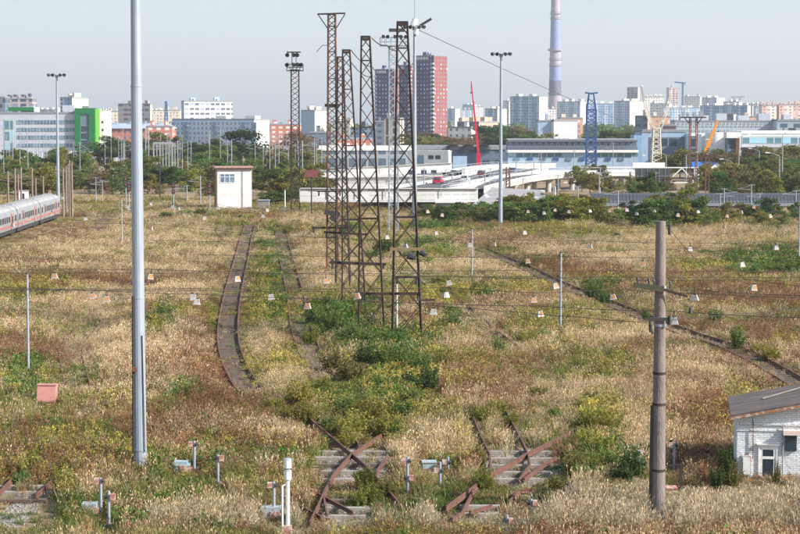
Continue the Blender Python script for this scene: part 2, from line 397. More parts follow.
crossing('rail_crossing', [([(-8, 508), (17, 482)], .24), ([(36, 504), (58, 483)], .24)], [(-10, 46, 503.5), (-6, 60, 496), (0, 62, 490)], [(-20, 484, 62, 534)], 'two parallel rail stubs ending at grey gravel in the bottom left corner', (20, 500))
CLEAR = [(350, 466, 44, 22), (345, 513, 32, 14), (523, 468, 46, 22), (476, 515, 24, 10), (20, 510, 42, 24)]

# ------------------------------------------------------------ lattice masts
def lattice(root, H, wb, wt, panels, leg=.105, br=.055, mat=RUSTD, legmat=None, wy=None, hor=True, z0=0.0, single=False, lean=0.0):
    legmat = legmat or mat
    W = lambda z: wb+(wt-wb)*z/H
    for sx, sy in ((-1, -1), (1, -1), (1, 1), (-1, 1)):
        m = MB(); m.bar((sx*wb/2, sy*wb/2, z0), (sx*wt/2+lean, sy*wt/2, H), leg); m.build('leg', legmat, root)
    m = MB()
    zs = [z0]; z = z0; tot = sum(W(H*(i+.5)/panels) for i in range(panels))
    for i in range(panels): z += (H-z0)*W(H*(i+.5)/panels)/tot; zs.append(z)
    for i, (a, b) in enumerate(zip(zs[:-1], zs[1:])):
        for k in range(4):
            c = [(-1, -1), (1, -1), (1, 1), (-1, 1)]; p, q = c[k], c[(k+1) % 4]
            A = Vector((p[0]*W(a)/2+lean*a/H, p[1]*W(a)/2, a)); B = Vector((q[0]*W(b)/2+lean*b/H, q[1]*W(b)/2, b))
            C = Vector((q[0]*W(a)/2+lean*a/H, q[1]*W(a)/2, a)); D = Vector((p[0]*W(b)/2+lean*b/H, p[1]*W(b)/2, b))
            m.bar(A, B, br)
            if not single: m.bar(C, D, br)
            if hor and i % 4 == 3: m.bar(D, B, br*1.5)
    m.build('bracing', mat, root)
    m = MB()
    for k in range(4):
        c = [(-1, -1), (1, -1), (1, 1), (-1, 1)]; p, q = c[k], c[(k+1) % 4]
        m.bar((p[0]*wt/2+lean, p[1]*wt/2, H), (q[0]*wt/2+lean, q[1]*wt/2, H), leg*1.15)
    m.build('top_frame', mat, root)
def arm(root, z, x0, x1, w=.18, mat=RUSTD, ins=True, y=0, tip=0):
    m = MB(); m.bar((x0, y, z), (x1, y, z+tip), w); m.build('cross_arm', mat, root)
    if ins:
        for xx in (x0+.2, x1-.2):
            s = MB(); s.tube((xx, y, z-.05), (xx, y, z-.5), .07, .09, 8); s.build('insulator', DARK, root)
GT = 'tall rusty lattice towers in the middle of the yard'
def tower(pxb, D, ytop, wb, wt, panels, label, px_top=None, **k):
    H = Z(ytop, D); b = Vector((X(pxb, D, 120+HC*F/D), D, 0))
    root = thing('lattice_tower', label, 'lattice tower', b, k.pop('rz', 0), GT); lattice(root, H, wb, wt, panels, **k); return root, H
t1, H1 = tower(332.5, 208, 14, 1.15, .72, 34, 'tallest slim lattice tower with a red T-shaped head, leftmost of the row', legmat=RUSTR, leg=.13, br=.055)
m = MB(); m.bar((-1.5, 0, H1), (1.4, 0, H1+.1), .16); m.bar((-1.45, 0, H1), (-.35, 0, H1-1.6), .1); m.bar((1.35, 0, H1), (.35, 0, H1-1.6), .1); m.build('head_frame', RUSTD, t1)
m = MB(); m.line([Vector((-.3, 0, H1-3.2)), Vector((-1.0, 0, H1-3.2)), Vector((-1.6, 0, H1-3.9))], .03); m.build('loose_bracket', RUSTD, t1)
m = MB(); m.bar((-.75, -.3, H1-9.4), (.8, -.3, H1-9.4), .3); m.build('band_box', RUSTD, t1)
m = MB(); m.bar((-.8, -.6, 6.5), (.8, -.6, 6.2), .5); m.bar((-.2, -.6, 5.9), (.4, -.6, 5.6), .4); m.build('junction_box', DARK, t1)
arm(t1, 8.6, -1.6, 1.0, .12)
t2, H2 = tower(354, 168, 50, 2.0, .60, 16, 'lattice tower directly right of the slim T-headed one, second in height order', rz=.02, lean=-.62)
t3, H3 = tower(343, 186, 57, 1.35, .52, 19, 'shortest lattice tower, squeezed between the T-headed one and its neighbour', rz=-.02, lean=-.2)
t4, H4 = tower(371.5, 149, 36.5, 1.95, .62, 14, 'lattice tower with flat top standing alone in the centre of the row', rz=.02, lean=-.42)
t5, H5 = tower(407, 145, 22, 2.15, .70, 14, 'nearest and widest lattice tower, rightmost of the row', rz=.02, lean=-.34)
for t, H, ln in ((t2, H2, -.62), (t4, H4, -.42), (t5, H5, -.34)):
    m = MB(); wz = .62 if t is t2 else .74; wz = .6
    m.bar((ln-.36, -.38, H-.2), (ln+.36, -.38, H-.2), .06, .2); m.build('head_plate', RUSTD, t)
arm(t5, 3.4, -3.4, 1.0, .2); arm(t5, 4.6, -.9, .9, .14); arm(t4, 5.4, -3.1, 1.1, .2, tip=-.15); arm(t3, 6.0, -2.9, .8, .18); arm(t2, 6.6, -2.5, 1.2, .18, tip=-.2)
arm(t5, 6.7, -1.25, 1.25, .2, paint('ochre_beam', (.22, .16, .07), (.1, .07, .04)), False, -1.0)
m = MB(); m.tube((.1, -1.3, 6.3), (.5, -1.5, 6.1), .3, .2, 8); m.tube((1.0, -1.3, 6.5), (1.3, -1.5, 6.3), .25, .18, 8); m.build('horn', DARK, t5)
m = MB(); m.bar((.9, -1.1, 3.0), (2.0, -1.1, 3.05), .12); m.build('side_rod', RUSTD, t5)
# floodlight lattice towers farther back
def platform(root, z, w, d, mat=GALVD, rails=True):
    m = MB(); m.box(-w/2, w/2, -d/2, d/2, z, z+.12); m.build('platform', mat, root)
    m = MB()
    for zz in (.6, 1.2):
        for (a, b) in (((-1, -1), (1, -1)), ((1, -1), (1, 1)), ((1, 1), (-1, 1)), ((-1, 1), (-1, -1))):
            m.bar((a[0]*w/2, a[1]*d/2, z+zz), (b[0]*w/2, b[1]*d/2, z+zz), .06)
    for i in range(6):
        x = -w/2+w*i/5; m.bar((x, -d/2, z), (x, -d/2, z+1.2), .06); m.bar((x, d/2, z), (x, d/2, z+1.2), .06)
    m.build('railing', mat, root)
def flood(root, x, y, z, az, s=.45):
    m = MB(); c = Vector((x, y, z)); d = Vector((math.sin(az), -math.cos(az), -.45)).normalized()
    m.tube(c, c+d*s, s*.35, s*.62, 10); m.bar(c, (x, y, z-.45), .07); m.build('floodlight', DARK, root)
t6 = thing('floodlight_tower', 'thin lattice tower topped by a railed platform behind the nearest lattice tower', 'floodlight tower', (X(393.5, 278, 235), 278, 0), 0.1, 'floodlight towers')
H6 = Z(46, 278); lattice(t6, H6, 1.3, 1.15, 26, .1, .05, GALVD); platform(t6, H6, 3.6, 2)
for i in range(5): flood(t6, -1.6+.8*i, -1, H6+1.4, rnd.uniform(-.6, .6), .4)
m = MB(); m.bar((-.6, 0, H6+2.2), (1.5, 0, H6+2.2), .7, .45); m.build('loudspeaker_box', DARK, t6)
t7 = thing('floodlight_tower', 'slender dark floodlight tower with two lamp racks between cabin and lattice towers', 'floodlight tower', (X(295.5, 344, 213), 344, 0), 0, 'floodlight towers')
H7 = Z(62, 344); lattice(t7, Z(70, 344), 1.5, 1.3, 26, .16, .06, RUSTD, hor=False); platform(t7, Z(71, 344), 2.8, 2, DARK); m = MB(); m.bar((-.5, 0, Z(71, 344)), (-.5, 0, H7+1.6), .12); m.bar((.2, 0, Z(71, 344)), (.2, 0, H7+1.6), .12); m.box(-1.4, 1.0, -.3, .3, H7+1.6, H7+1.8); m.build('top_rack', DARK, t7)
for i in range(3): flood(t7, -1.2+.8*i, -.2, H7+1.4, rnd.uniform(-.8, .8), .6)
for i in range(4): flood(t7, -1.2+.8*i, -1, Z(69, 344)+.9, rnd.uniform(-.8, .8), .6)
t8 = thing('pylon', 'bright blue lattice pylon with small T head before the distant apartment row', 'pylon', (X(591, 600, 160), 600, 0), 0)
H8 = Z(93.5, 600); lattice(t8, H8*.8, 2.9, 2.7, 15, .36, .17, BLUEM); m = MB()
for sx in (-1, 1):
    m.bar((sx*1.35, -1.35, H8*.8), (sx*.7, -.5, H8), .3); m.bar((sx*1.35, 1.35, H8*.8), (sx*.7, .5, H8), .3); m.bar((0, 0, H8), (sx*1.9, 0, H8+.3), .5); m.bar((-sx*1.3, -1.2, H8*.86), (sx, -.9, H8*.94), .2)
m.build('head', BLUEM, t8)
PYL = paint('cream_steel', (.62, .58, .48), (.4, .3, .2), .8, scale=.5)
t9 = thing('pylon', 'pale cream lattice pylon spreading into two raised horns above the billboard', 'pylon', (X(656, 600, 165), 600, 0), 0)
zc = Z(128, 600); lattice(t9, zc, 3.0, 1.9, 10, .3, .18, PYL)
for sx in (-1, 1):
    m = MB(); a = Vector((sx*.6, 0, zc)); b = Vector((sx*2.7, 0, Z(110, 600))); c = Vector((sx*4.5, 0, Z(86.5, 600)))
    b0 = a+Vector((sx*2.4, 0, 2)); off = Vector((sx*.9, 0, -.3))
    for s_, wd in ((Vector((0, .4, 0)), 1), (Vector((0, -.4, 0)), 1)):
        m.bar(a+s_, b+s_, .18); m.bar(b+s_, c+s_*.3, .16); m.bar(a+off+s_, b+off*.8+s_, .18); m.bar(b+off*.8+s_, c+off*.15, .16)
    for i in range(9):
        t = i/9; u = (i+1)/9
        q = lambda v, o: (a.lerp(b, v*2) if v < .5 else b.lerp(c, v*2-1))+off*(1-.8*v)*o
        m.bar(q(t, 0), q(u, 1), .1); m.bar(q(t, 1), q(u, 0), .1)
    m.tube(c, c+Vector((sx*.1, 0, .3)), .35, .35, 8); m.build('horn', PYL, t9)
t10 = thing('pylon', 'rust-brown pair of lattice posts carrying a small platform right of the billboard', 'pylon', (X(692.5, 380, 200), 380, 0), 0)
Hh = Z(118, 380)
for sx in (-.62, .62):
    m = MB()
    for a, b in ((-.17, -.17), (.17, -.17), (.17, .17), (-.17, .17)): m.bar((sx+a, b, 0), (sx+a*.8, b*.8, Hh), .12)
    for i in range(30): m.bar((sx-.17, -.17, Hh*i/30), (sx+.17, -.17, Hh*(i+1)/30), .06)
    m.build('post', RUST, t10)
m = MB(); m.box(-2.3, 2.3, -.8, .8, Hh, Hh+.25); m.bar((-1.6, 0, Hh), (-.5, 0, Hh-1.4), .15); m.bar((1.6, 0, Hh), (.5, 0, Hh-1.4), .15); m.build('platform', RUSTD, t10)
m = MB()
for x, s, hh in ((-1.9, .5, 1.0), (-1.1, .5, .8), (.2, .5, .9), (1.5, .8, 1.1)): m.box(x-s/2, x+s/2, -.3, .3, Hh+.26, Hh+.26+hh)
m.build('equipment_box', GALVD, t10)
for px, D, yt in ((705.5, 400, 155), (708, 400, 155)):
    pass
t11 = thing('pylon', 'low twin-legged rusty lattice post standing by the bushes right of the billboard', 'pylon', (X(707, 400, 205), 400, 0), 0)
for sx in (-.35, .35):
    m = MB(); m.bar((sx, 0, 0), (sx, 0, Z(157, 400)), .2); m.build('leg', RUST, t11)
m = MB()
for i in range(12): m.bar((-.35, 0, i*.75), (.35, 0, i*.75+.7), .08)
m.build('bracing', RUST, t11)

# ------------------------------------------------------------ big poles
b = G(140, 469); D = b.y
root = thing('steel_mast', 'thick pale grey faceted steel mast rising out of the picture at left', 'mast', b, 0)
zt = 27; m = MB(); m.tube((0, 0, 0), (0, 0, .9), .32, .31, 12); zz = [0.9, 7.9, Z(91, 92)+.2, Z(91, 92)+6.5, zt]; rr = [.31, .275, .245, .2, .16]
for i in range(4):
    m.tube((0, 0, zz[i]), (0, 0, zz[i+1]), rr[i], rr[i+1]+.006, 16)
m.build('shaft', GALV, root)
for i in range(4):
    m = MB(); m.tube((0, 0, zz[i]-.03), (0, 0, zz[i]+.03), rr[i]+.02, rr[i]+.02, 16); m.build('joint_ring', GALVD, root)
m = MB(); pts = [Vector((.30-.006*i, -.14-.03*math.sin(i*.5), 6.3-.5*i*1.0)) for i in range(12)]; pts = [Vector((.19+.02*i*.3, -.26, 6.2-i*.45)) for i in range(13)]; m.line(pts, .025); m.build('cable', WIRE, root)
m = MB(); m.tube((-.26, -.24, 0), (-.22, -.2, 8.0), .06, .06, 8); m.build('conduit', DARK, root)
m = MB(); m.box(-.25, -.05, -.42, -.26, 4.55, 4.75); m.build('junction_box', RUST, root)
m = MB(); m.box(-.6, .6, -.6, .6, -.2, .12); m.build('footing', CONC, root)
b = G(658, 516)
root = thing('concrete_pole', 'thick dark concrete pole with timber crossarm in the right foreground', 'utility pole', b, 0)
Hp = Z(221, b.y); m = MB(); m.tube((0, 0, -.2), (0, 0, Hp), .295, .2, 20); m.build('shaft', CONCP, root)
for py in (404, 470, 318, 325, 287, 373):
    z = Z(py, b.y); r = .295-.095*z/Hp; m = MB(); m.tube((0, 0, z-.05), (0, 0, z+.05), r+.018, r+.018, 20); m.build('steel_band', RUSTD if py > 330 else GALVD, root)
z = Z(287, b.y); m = MB(); m.bar((-1.1, -.36, z+.12), (.1, -.36, z-.06), .16, .22); m.build('cross_arm', paint('mossy_timber', (.05, .055, .03), (.09, .08, .05), .9, scale=4), root)
m = MB(); m.bar((.1, -.33, z-.08), (1.05, -.33, z-.36), .06, .1); m.build('steel_rod', RUSTD, root)
for x in (-.95, -.5, -.3, .35):
    m = MB(); m.tube((x, -.33, z-.0-.13*x), (x, -.33, z+.26-.13*x), .04, .03, 6); m.tube((x, -.33, z+.2-.13*x), (x, -.33, z+.3-.13*x), .07, .04, 8); m.build('insulator', DARK, root)
z = Z(321, b.y)
m = MB(); m.bar((-.5, -.3, z+.1), (.3, -.3, z+.1), .06, .14); m.bar((-.45, -.3, z), (-.35, -.35, z-.5), .05); m.bar((-.3, -.25, z-.5), (-.45, -.3, z+.1), .05); m.tube((-.42, -.35, z-.1), (-.42, -.35, z-.42), .08, .05, 8); m.tube((.35, -.3, z-.1), (.35, -.3, z+.25), .07, .07, 8); m.build('bracket', DARK, root)
m = MB(); m.tube((-.35, -.1, -.1), (-.31, -.1, Z(405, b.y)), .05, .05, 8); m.build('conduit', DARK, root)
m = MB(); m.tube((1.2, -.2, Z(313, b.y)), (1.2, -.2, Z(307, b.y)), .1, .06, 8); m.line([Vector((1.2, -.2, Z(307, b.y))), Vector((.2, -.1, Z(296, b.y)))], .012); m.build('hanging_insulator', DARK, root)
m = MB(); m.tube((.35, 0, Z(235, b.y)), (.35, 0, Z(224, b.y)), .06, .06, 8); m.line([Vector((.35, 0, Z(224, b.y))), Vector((.35, 0, Z(190, b.y)))], .012); m.build('top_fitting', DARK, root)
m = MB(); pa = Vector((.35, 0, Z(229, b.y)));
for i in range(14):
    t0 = i/14; t1_ = (i+1)/14; f_ = lambda t: Vector((.35+6.3*t, 9*t, Z(229, b.y)-4.6*t-2.2*t*(1-t)))
    m.line([f_(t0), f_(t1_)], .014)
m.build('guy_wire', WIRE, root)
# slim straight poles standing in the field
def slim(px, yb, yt, r, label, mat=POLEW, cap=True):
    b = G(px, yb); root = thing('slim_pole', label, 'pole', b, 0, 'slim poles standing in the field'); H = Z(yt, b.y)
    m = MB(); m.tube((0, 0, 0), (0, 0, H), r, r*.85, 10); m.build('shaft', mat, root)
    m = MB(); m.tube((0, 0, H), (0, 0, H+.12), r*1.3, r*.8, 10); m.bar((-.25, 0, H-.15), (.25, 0, H-.15), .05); m.build('cap', DARK, root)
    m = MB(); m.box(-.2, .2, -.2, .2, -.1, .15); m.build('footing', CONC, root); return root
slim(28.5, 372, 274, .085, 'slim grey pole left of the thick steel mast')
slim(472, 278, 229, .09, 'slim pole right of the lattice towers near the slanting track')
slim(560.5, 329, 253, .09, 'slim pole at the middle of the slanting rusty track')
slim(122, 245, 198, .09, 'slim pole in dry grass just left of the thick steel mast')
slim(397, 333, 281, .06, 'thin white pipe post inside the foot of the nearest lattice tower', WHITEP)
slim(555, 216, 186, .1, 'short white post in the bushes below the curved viaduct', WHITEP)
slim(799, 262, 206, .1, 'slim pole at the right picture edge')
slim(285, 214, 190, .1, 'thin white post beside the yellow-green bushes right of the control cabin', WHITEP)
# floodlight masts
def floodmast(px, D, ytop, r, label, arms=1.1, head='ring'):
    b = Vector((X(px, D, 120+HC*F/D), D, 0)); H = Z(ytop, D); root = thing('floodlight_mast', label, 'floodlight mast', b, 0, 'tall single-pole floodlight masts')
    m = MB(); m.tube((0, 0, 0), (0, 0, H), r, r*.5, 12); m.build('shaft', GALV, root)
    m = MB(); m.tube((0, 0, H-.4), (0, 0, H+.1), r*.9, r*.9, 10); m.bar((-arms, 0, H), (arms, 0, H), .14); m.bar((0, -arms*.7, H), (0, arms*.7, H), .14); m.build('head_ring', GALVD, root)
    for x in (-arms, -arms*.45, arms*.45, arms): flood(root, x, -.2, H+.15, x*.8, .45)
    return root
floodmast(58.5, 335, 75, .3, 'tall floodlight mast beside the end of the parked train')
floodmast(500.5, 300, 54, .32, 'tall grey floodlight mast in front of the motorway ramp')
fm = floodmast(414.5, 286, 27, .38, 'tall floodlight mast with white camera head right behind the nearest lattice tower', 1.1)
H = Z(27, 286); m = MB(); m.tube((-.1, 0, H+.2), (.1, 0, H+1.2), .55, .4, 10); m.tube((.1, -.1, H-1), (.5, -.1, H+.3), .4, .5, 10); m.build('camera_housing', WHITEP, fm)
m = MB(); m.bar((.4, 0, H), (2.4, 0, H+1.2), .2, .35); m.build('lamp_arm', DARK, fm); m = MB(); m.tube((0, 0, H+1.2), (0, 0, H+4.5), .03, .02, 5); m.build('lightning_rod', WIRE, fm)

# ------------------------------------------------------------ hanging lamps and cables
lamp0 = None
def hanging_lamp(px, py, kind='o'):
    global lamp0
    if kind == 'w' and lamp0 is None: raise ValueError('first lamp must be a rusty one')
    D = (HC-5.7)*F/(py-120); p = P(px, py, D)
    if lamp0 is None:
        root = thing('hanging_lamp', 'x', 'yard lamp', p, 0, 'lamps hanging on cables over the yard')
        m = MB(); b_, t_ = .27, .16
        m.hexa([(-b_, -.2, -.16), (b_, -.2, -.16), (b_, .2, -.16), (-b_, .2, -.16)], [(-t_, -.13, .18), (t_, -.13, .18), (t_, .13, .18), (-t_, .13, .18)]); m.build('shade', LAMPW, root)
        m = MB(); m.hexa([(-.12, -.205, -.06), (.2, -.205, -.06), (.2, -.18, -.06), (-.12, -.18, -.06)], [(-.08, -.155, .16), (.13, -.155, .16), (.13, -.13, .16), (-.08, -.13, .16)]); m.build('rusty_panel', LAMPO, root)
        m = MB(); m.box(-.275, .275, -.205, .205, -.185, -.165); m.build('rim', LAMPO, root)
        m = MB(); m.bar((-.1, 0, .18), (0, 0, .5), .03); m.bar((.1, 0, .18), (0, 0, .5), .03); m.box(-.05, .05, -.05, .05, .18, .26); m.build('hanger', DARK, root)
        lamp0 = root; r = root
    else:
        r = dup(lamp0, p)
    r.rotation_euler = (rnd.uniform(-.1, .1), rnd.uniform(-.2, .2), rnd.uniform(-.5, .5))
    if kind == 'w':
        for c in list(r.children):
            if c.name.startswith('rusty_panel'): bpy.data.objects.remove(c)
    s = rnd.uniform(.88, 1.08); r.scale = (s*.74, s*.74, s*.94); return r, p
def cable(pts, name='overhead_cable', label='', px=0, r=.016, wh='', sag=True, base=None):
    out = [];
    for a, b in zip(pts[:-1], pts[1:]):
        L = (b-a).length; n = 7
        for i in range(n):
            t = i/n; out.append(a.lerp(b, t)-Vector((0, 0, 1))*4*t*(1-t)*min(.35, L*.008))
    out.append(pts[-1]); o0 = out[0]
    m = MB(); m.line([p-o0 for p in out], r); o = m.build(name, WIRE, None, o0)
    tag(o, label, 'cable', 'cables strung across the yard'); return o
ROWS = [
 ('the cable at slim pole height', [(54.5, 276, 'o'), (150.5, 276.5, 'o'), (237, 279, 'o'), (326, 281, 'o'), (449, 283, 'w'), (555, 286, 'o'), (753.6, 287.6, 'o')], -20, 270, 820, 288),
 ('the straight near cable', [(92.6, 296, 'o'), (193, 297, 'w'), (271, 297, 'w'), (357, 296, 'o'), (446, 295, 'w'), (534, 300, 'o'), (613, 297, 'o'), (695, 298, 'w')], -20, 288, 820, 296),
 ('the nearest sagging cable', [(106.7, 299, 'o'), (197, 302, 'w'), (307.5, 306, 'o'), (433.5, 312, 'w'), (540, 314, 'o'), (674, 321, 'w')], -20, 285, 820, 318),
 ('the long central cable', [(151, 228, 'o'), (405.5, 246, 'w'), (494, 244, 'o'), (590, 246, 'w'), (690, 249, 'w'), (776, 247.5, 'w')], 60, 222, 830, 244),
 ('the short cable right of the lattice towers', [(387, 237, 'w'), (436, 233, 'w'), (470, 245, 'w'), (524.5, 232.6, 'w')], 330, 236, 640, 228),
 ('the cable behind the concrete pole', [(528, 261, 'o'), (643, 264, 'o'), (742, 264.6, 'w')], 400, 257, 830, 262),
 ('the far left cable by the trains', [(12.6, 225, 'o'), (29, 219, 'o'), (52, 213.6, 'o'), (62.5, 198, 'w'), (85.6, 219, 'w')], -15, 222, 130, 210),
 ('the far cable before the control cabin', [(128, 207, 'w'), (151, 204, 'w'), (172.6, 207, 'w'), (178, 208.6, 'w'), (204.6, 218, 'w'), (217.7, 208, 'w'), (263, 216, 'w'), (267, 210, 'o')], 110, 206, 300, 208),
 ('the far cable before the motorway ramp', [(427.5, 211.5, 'o'), (442, 215, 'o'), (528, 211.5, 'o'), (544, 213, 'w')], 405, 210, 560, 208),
 ('the far cable below the curved viaduct', [(555, 210, 'o'), (569, 211.6, 'w'), (590, 211, 'w'), (609.6, 210.7, 'o'), (627, 210, 'w'), (636.6, 213.7, 'w'), (654, 211, 'w')], 548, 208, 672, 208),
 ('the far cable below the right bridge', [(678, 215, 'o'), (698, 211.7, 'w'), (727, 216, 'o'), (741, 212, 'o'), (754, 207, 'o'), (770, 216, 'o'), (724, 227, 'o')], 670, 210, 820, 205),
]
for nm, lamps, xa, ya, xb, yb in ROWS:
    pts = []
    for px, py, k in sorted(lamps):
        r, p = hanging_lamp(px, py, k)
        later(r, 'rusty-faced yard lamp' if k == 'o' else 'white yard lamp', 'on '+nm, px)
        pts.append(r.location+Vector((0, 0, .5*r.scale.z)))
    e = lambda x, y: P(x, y, (HC-6.3)*F/(y-120))
    cable([e(xa, ya)]+pts+[e(xb, yb)], label='dark thin cable carrying lamps: '+nm)
for i, (x0, y0, x1, y1, nm) in enumerate([(-20, 336-47, 430, 292, 'running level from the left edge to the lattice towers'), (-20, 272.2, 440, 273, 'just below the top of the slim left pole'), (400, 276, 830, 277, 'level across the right field below the lamps'), (400, 270, 830, 271, 'faint and level across the right field'),
      (180, 254, 560, 258, 'crossing both tracks in the middle distance'), (150, 240, 300, 243, 'crossing the two left tracks farthest away'), (640, 291, 830, 299, 'leaving the crossarm of the concrete pole'), (640, 322, 830, 306, 'rising to the right edge behind the concrete pole'), (420, 304, 640, 322, 'dropping from the lattice towers to the concrete pole'), (560, 252, 830, 244, 'from the slim right pole top to the right edge')]):
    e = lambda x, y: P(x, y, (HC-6.2)*F/(y-120)); a, b_ = e(x0, y0), e(x1, y1)
    cable([a.lerp(b_, t/4) for t in range(5)], label='bare dark cable '+nm)
for x0, y0, D0, x1, y1, D1, nm in [(419, 30, 286, 700, 155, 900, 'falling long from the camera-head mast to the far right'), (372, 38, 149, 397, 50, 200, 'between the two nearest lattice tower tops'), (351, 50, 168, 384, 76, 300, 'falling right from the second lattice tower'), (351, 62, 168, 380, 84, 320, 'lower one falling right from the second lattice tower'),
                        (417, 120, 145, 800, 262, 200, 'sinking from the nearest lattice tower to the right edge')][:4]:
    a = P(x0, y0, D0); b_ = P(x1, y1, D1); cable([a, a.lerp(b_, .5), b_], label='thin high wire '+nm, r=.05)

# ------------------------------------------------------------ small yard equipment
LOW = [(288, 534, 12), (737, 490, 60), (28.5, 372, 6), (560.5, 329, 6), (472, 278, 5), (397, 335, 6), (140, 469, 10), (658, 516, 12)]
def ind_post(px, yb, yt, label, w=.06, boxes=((.85, 1, 'r'), (.05, 1, 'r')), cab=None):
    """boxes: (fraction of height, side, kind)"""
    b = G(px, yb); H = Z(yt, b.y); LOW.append((px, yb, 13)); root = thing('marker_post', label, 'marker post', b, 0, 'small signal marker posts')
    m = MB(); m.tube((0, 0, -.1), (0, 0, H), w, w, 8); m.build('post', GALV, root)
    for fr, sd, k in boxes:
        z = max(.12, H*fr); m = MB(); m.box(w*sd if sd > 0 else -.2-w, .2+w if sd > 0 else -w, -.1, .1, z-.11, z+.11); m.build('light_box', CABR, root)
        m = MB(); m.tube((-.15*sd, -.05, z), (-.06*sd, -.05, z), .07, .09, 8); m.build('lamp', DARK, root)
    if cab:
        x, w_, h_ = cab; m = MB(); m.box(x, x+w_, -.25, .25, .1, .1+h_); m.build('cabinet', CABB, root)
        m = MB(); m.box(x+w_*.45, x+w_+.1, -.3, -.2, .12, .12+h_*.6); m.build('panel', CABR, root)
    return root
ind_post(101, 516, 478, 'marker post with blue-grey cabinet, left of a pair below the steel mast', boxes=((.93, -1, 'r'),), cab=(-.75, .6, .45))
ind_post(109, 530, 491, 'marker post with two red boxes, right of a pair below the steel mast', boxes=((.85, 1, 'r'), (.1, 1, 'r')))
ind_post(194.5, 474, 441, 'marker post with blue-grey cabinet right of the steel mast foot', boxes=((.9, -1, 'r'), (.12, -1, 'r')), cab=(-.9, .6, .5))
ind_post(218, 487, 455, 'marker post with red box on top and at its foot in plain grass', boxes=((.9, 1, 'r'), (.08, 1, 'r')))
ind_post(274, 520, 482, 'marker post with blue-grey cabinet left of the white signal post', boxes=((.92, -1, 'r'),), cab=(-.5, .8, .45))
ind_post(407.5, 495, 457, 'tall white marker post right of the left rail crossing', boxes=((.45, 1, 'r'), (.9, -1, 'r')))
ind_post(440, 486, 462, 'marker post with red box between the two rail crossings', boxes=((.65, -1, 'r'),))
ind_post(448, 474, 457, 'short marker post with red box farther back between the rail crossings', boxes=((.7, -1, 'r'),))
ind_post(507, 530, 515, 'low marker post at the bottom edge below the right rail crossing', boxes=((.6, 1, 'r'),))
ind_post(531, 512, 499, 'short white marker post just below the right rail crossing', boxes=((.7, 1, 'r'),))
ind_post(638, 478, 450, 'marker post left of the concrete pole', boxes=((.9, 1, 'r'),))
ind_post(674, 473, 442, 'marker post right of the concrete pole', boxes=((.9, -1, 'r'),))
b = G(288, 545); root = thing('signal_post', 'white post with two stacked white cylinders at the bottom edge', 'signal post', b, 0)
H = Z(457, b.y); m = MB(); m.tube((0, 0, 0), (0, 0, H-.9), .075, .075, 12); m.build('post', WHITEP, root)
for z in (H-.85, H-.42):
    m = MB(); m.tube((0, 0, z), (0, 0, z+.33), .145, .145, 14); m.build('cylinder', WHITEP, root); m = MB(); m.tube((0, 0, z+.33), (0, 0, z+.37), .165, .1, 14); m.build('cap', GALVD, root)
m = MB(); m.tube((-.2, -.05, 0), (-.2, -.05, H-1.1), .035, .035, 6); m.bar((-.2, -.05, H-1.1), (0, 0, H-1.0), .04); m.build('conduit', WHITEP, root)
m = MB(); m.box(-.22, .16, -.16, .0, .35, .75); m.build('foot_box', CABR, root)
def fbox(name, px, yb, w_, h_, mat, label, cat, slope=0, d=.5):
    b = G(px, yb); LOW.append((px, yb, 16)); root = thing(name, label, cat, b, rnd.uniform(-.1, .1)); m = MB()
    m.hexa([(-w_/2, -d/2, 0), (w_/2, -d/2, 0), (w_/2, d/2, 0), (-w_/2, d/2, 0)], [(-w_/2, -d/2+slope, h_), (w_/2, -d/2+slope, h_), (w_/2, d/2, h_), (-w_/2, d/2, h_)]); m.build('body', mat, root)
    m = MB(); m.box(-w_/2-.04, w_/2+.04, -d/2+slope-.04, d/2+.04, h_+.002, h_+.06); m.build('lid', mat, root)
    m = MB(); m.box(-w_/2+.06, w_/2-.06, -d/2-.02, -d/2-.003+slope*.2, .02, .16); m.build('plinth', DARK, root); return root
fbox('relay_box', 47, 404, 1.05, 1.05, PINKBOX, 'faded red relay box alone in the grass at left', 'relay box', .35, .8)
fbox('relay_box', 183, 474, .6, .4, CABB, 'blue-grey ground box left of the marker post by the steel mast', 'relay box')
fbox('relay_box', 429, 472, .6, .45, CABB, 'small blue-grey box between the two rail crossings', 'relay box')
fbox('relay_box', 671, 495, .42, .3, CABR, 'small pinkish box at the right foot of the concrete pole', 'relay box')
fbox('brick_stub', 429, 390, .9, .5, paint('old_brick', (.4, .2, .14), (.5, .33, .25), .9, scale=9, amt=.8), 'broken brick stub in the bushes below the nearest lattice tower', 'brick stub', .1)
b = G(676, 494); root = thing('pipe_frame', 'rusty bent pipe frame beside the concrete pole', 'pipe frame', b, 0)
m = MB(); m.bar((-.7, 0, 0), (-.7, 0, 1.2), .06); m.bar((.2, 0, 0), (.2, 0, 1.25), .09); m.bar((-.7, 0, 1.2), (.25, 0, 1.28), .05); m.build('pipe', RUSTD, root)

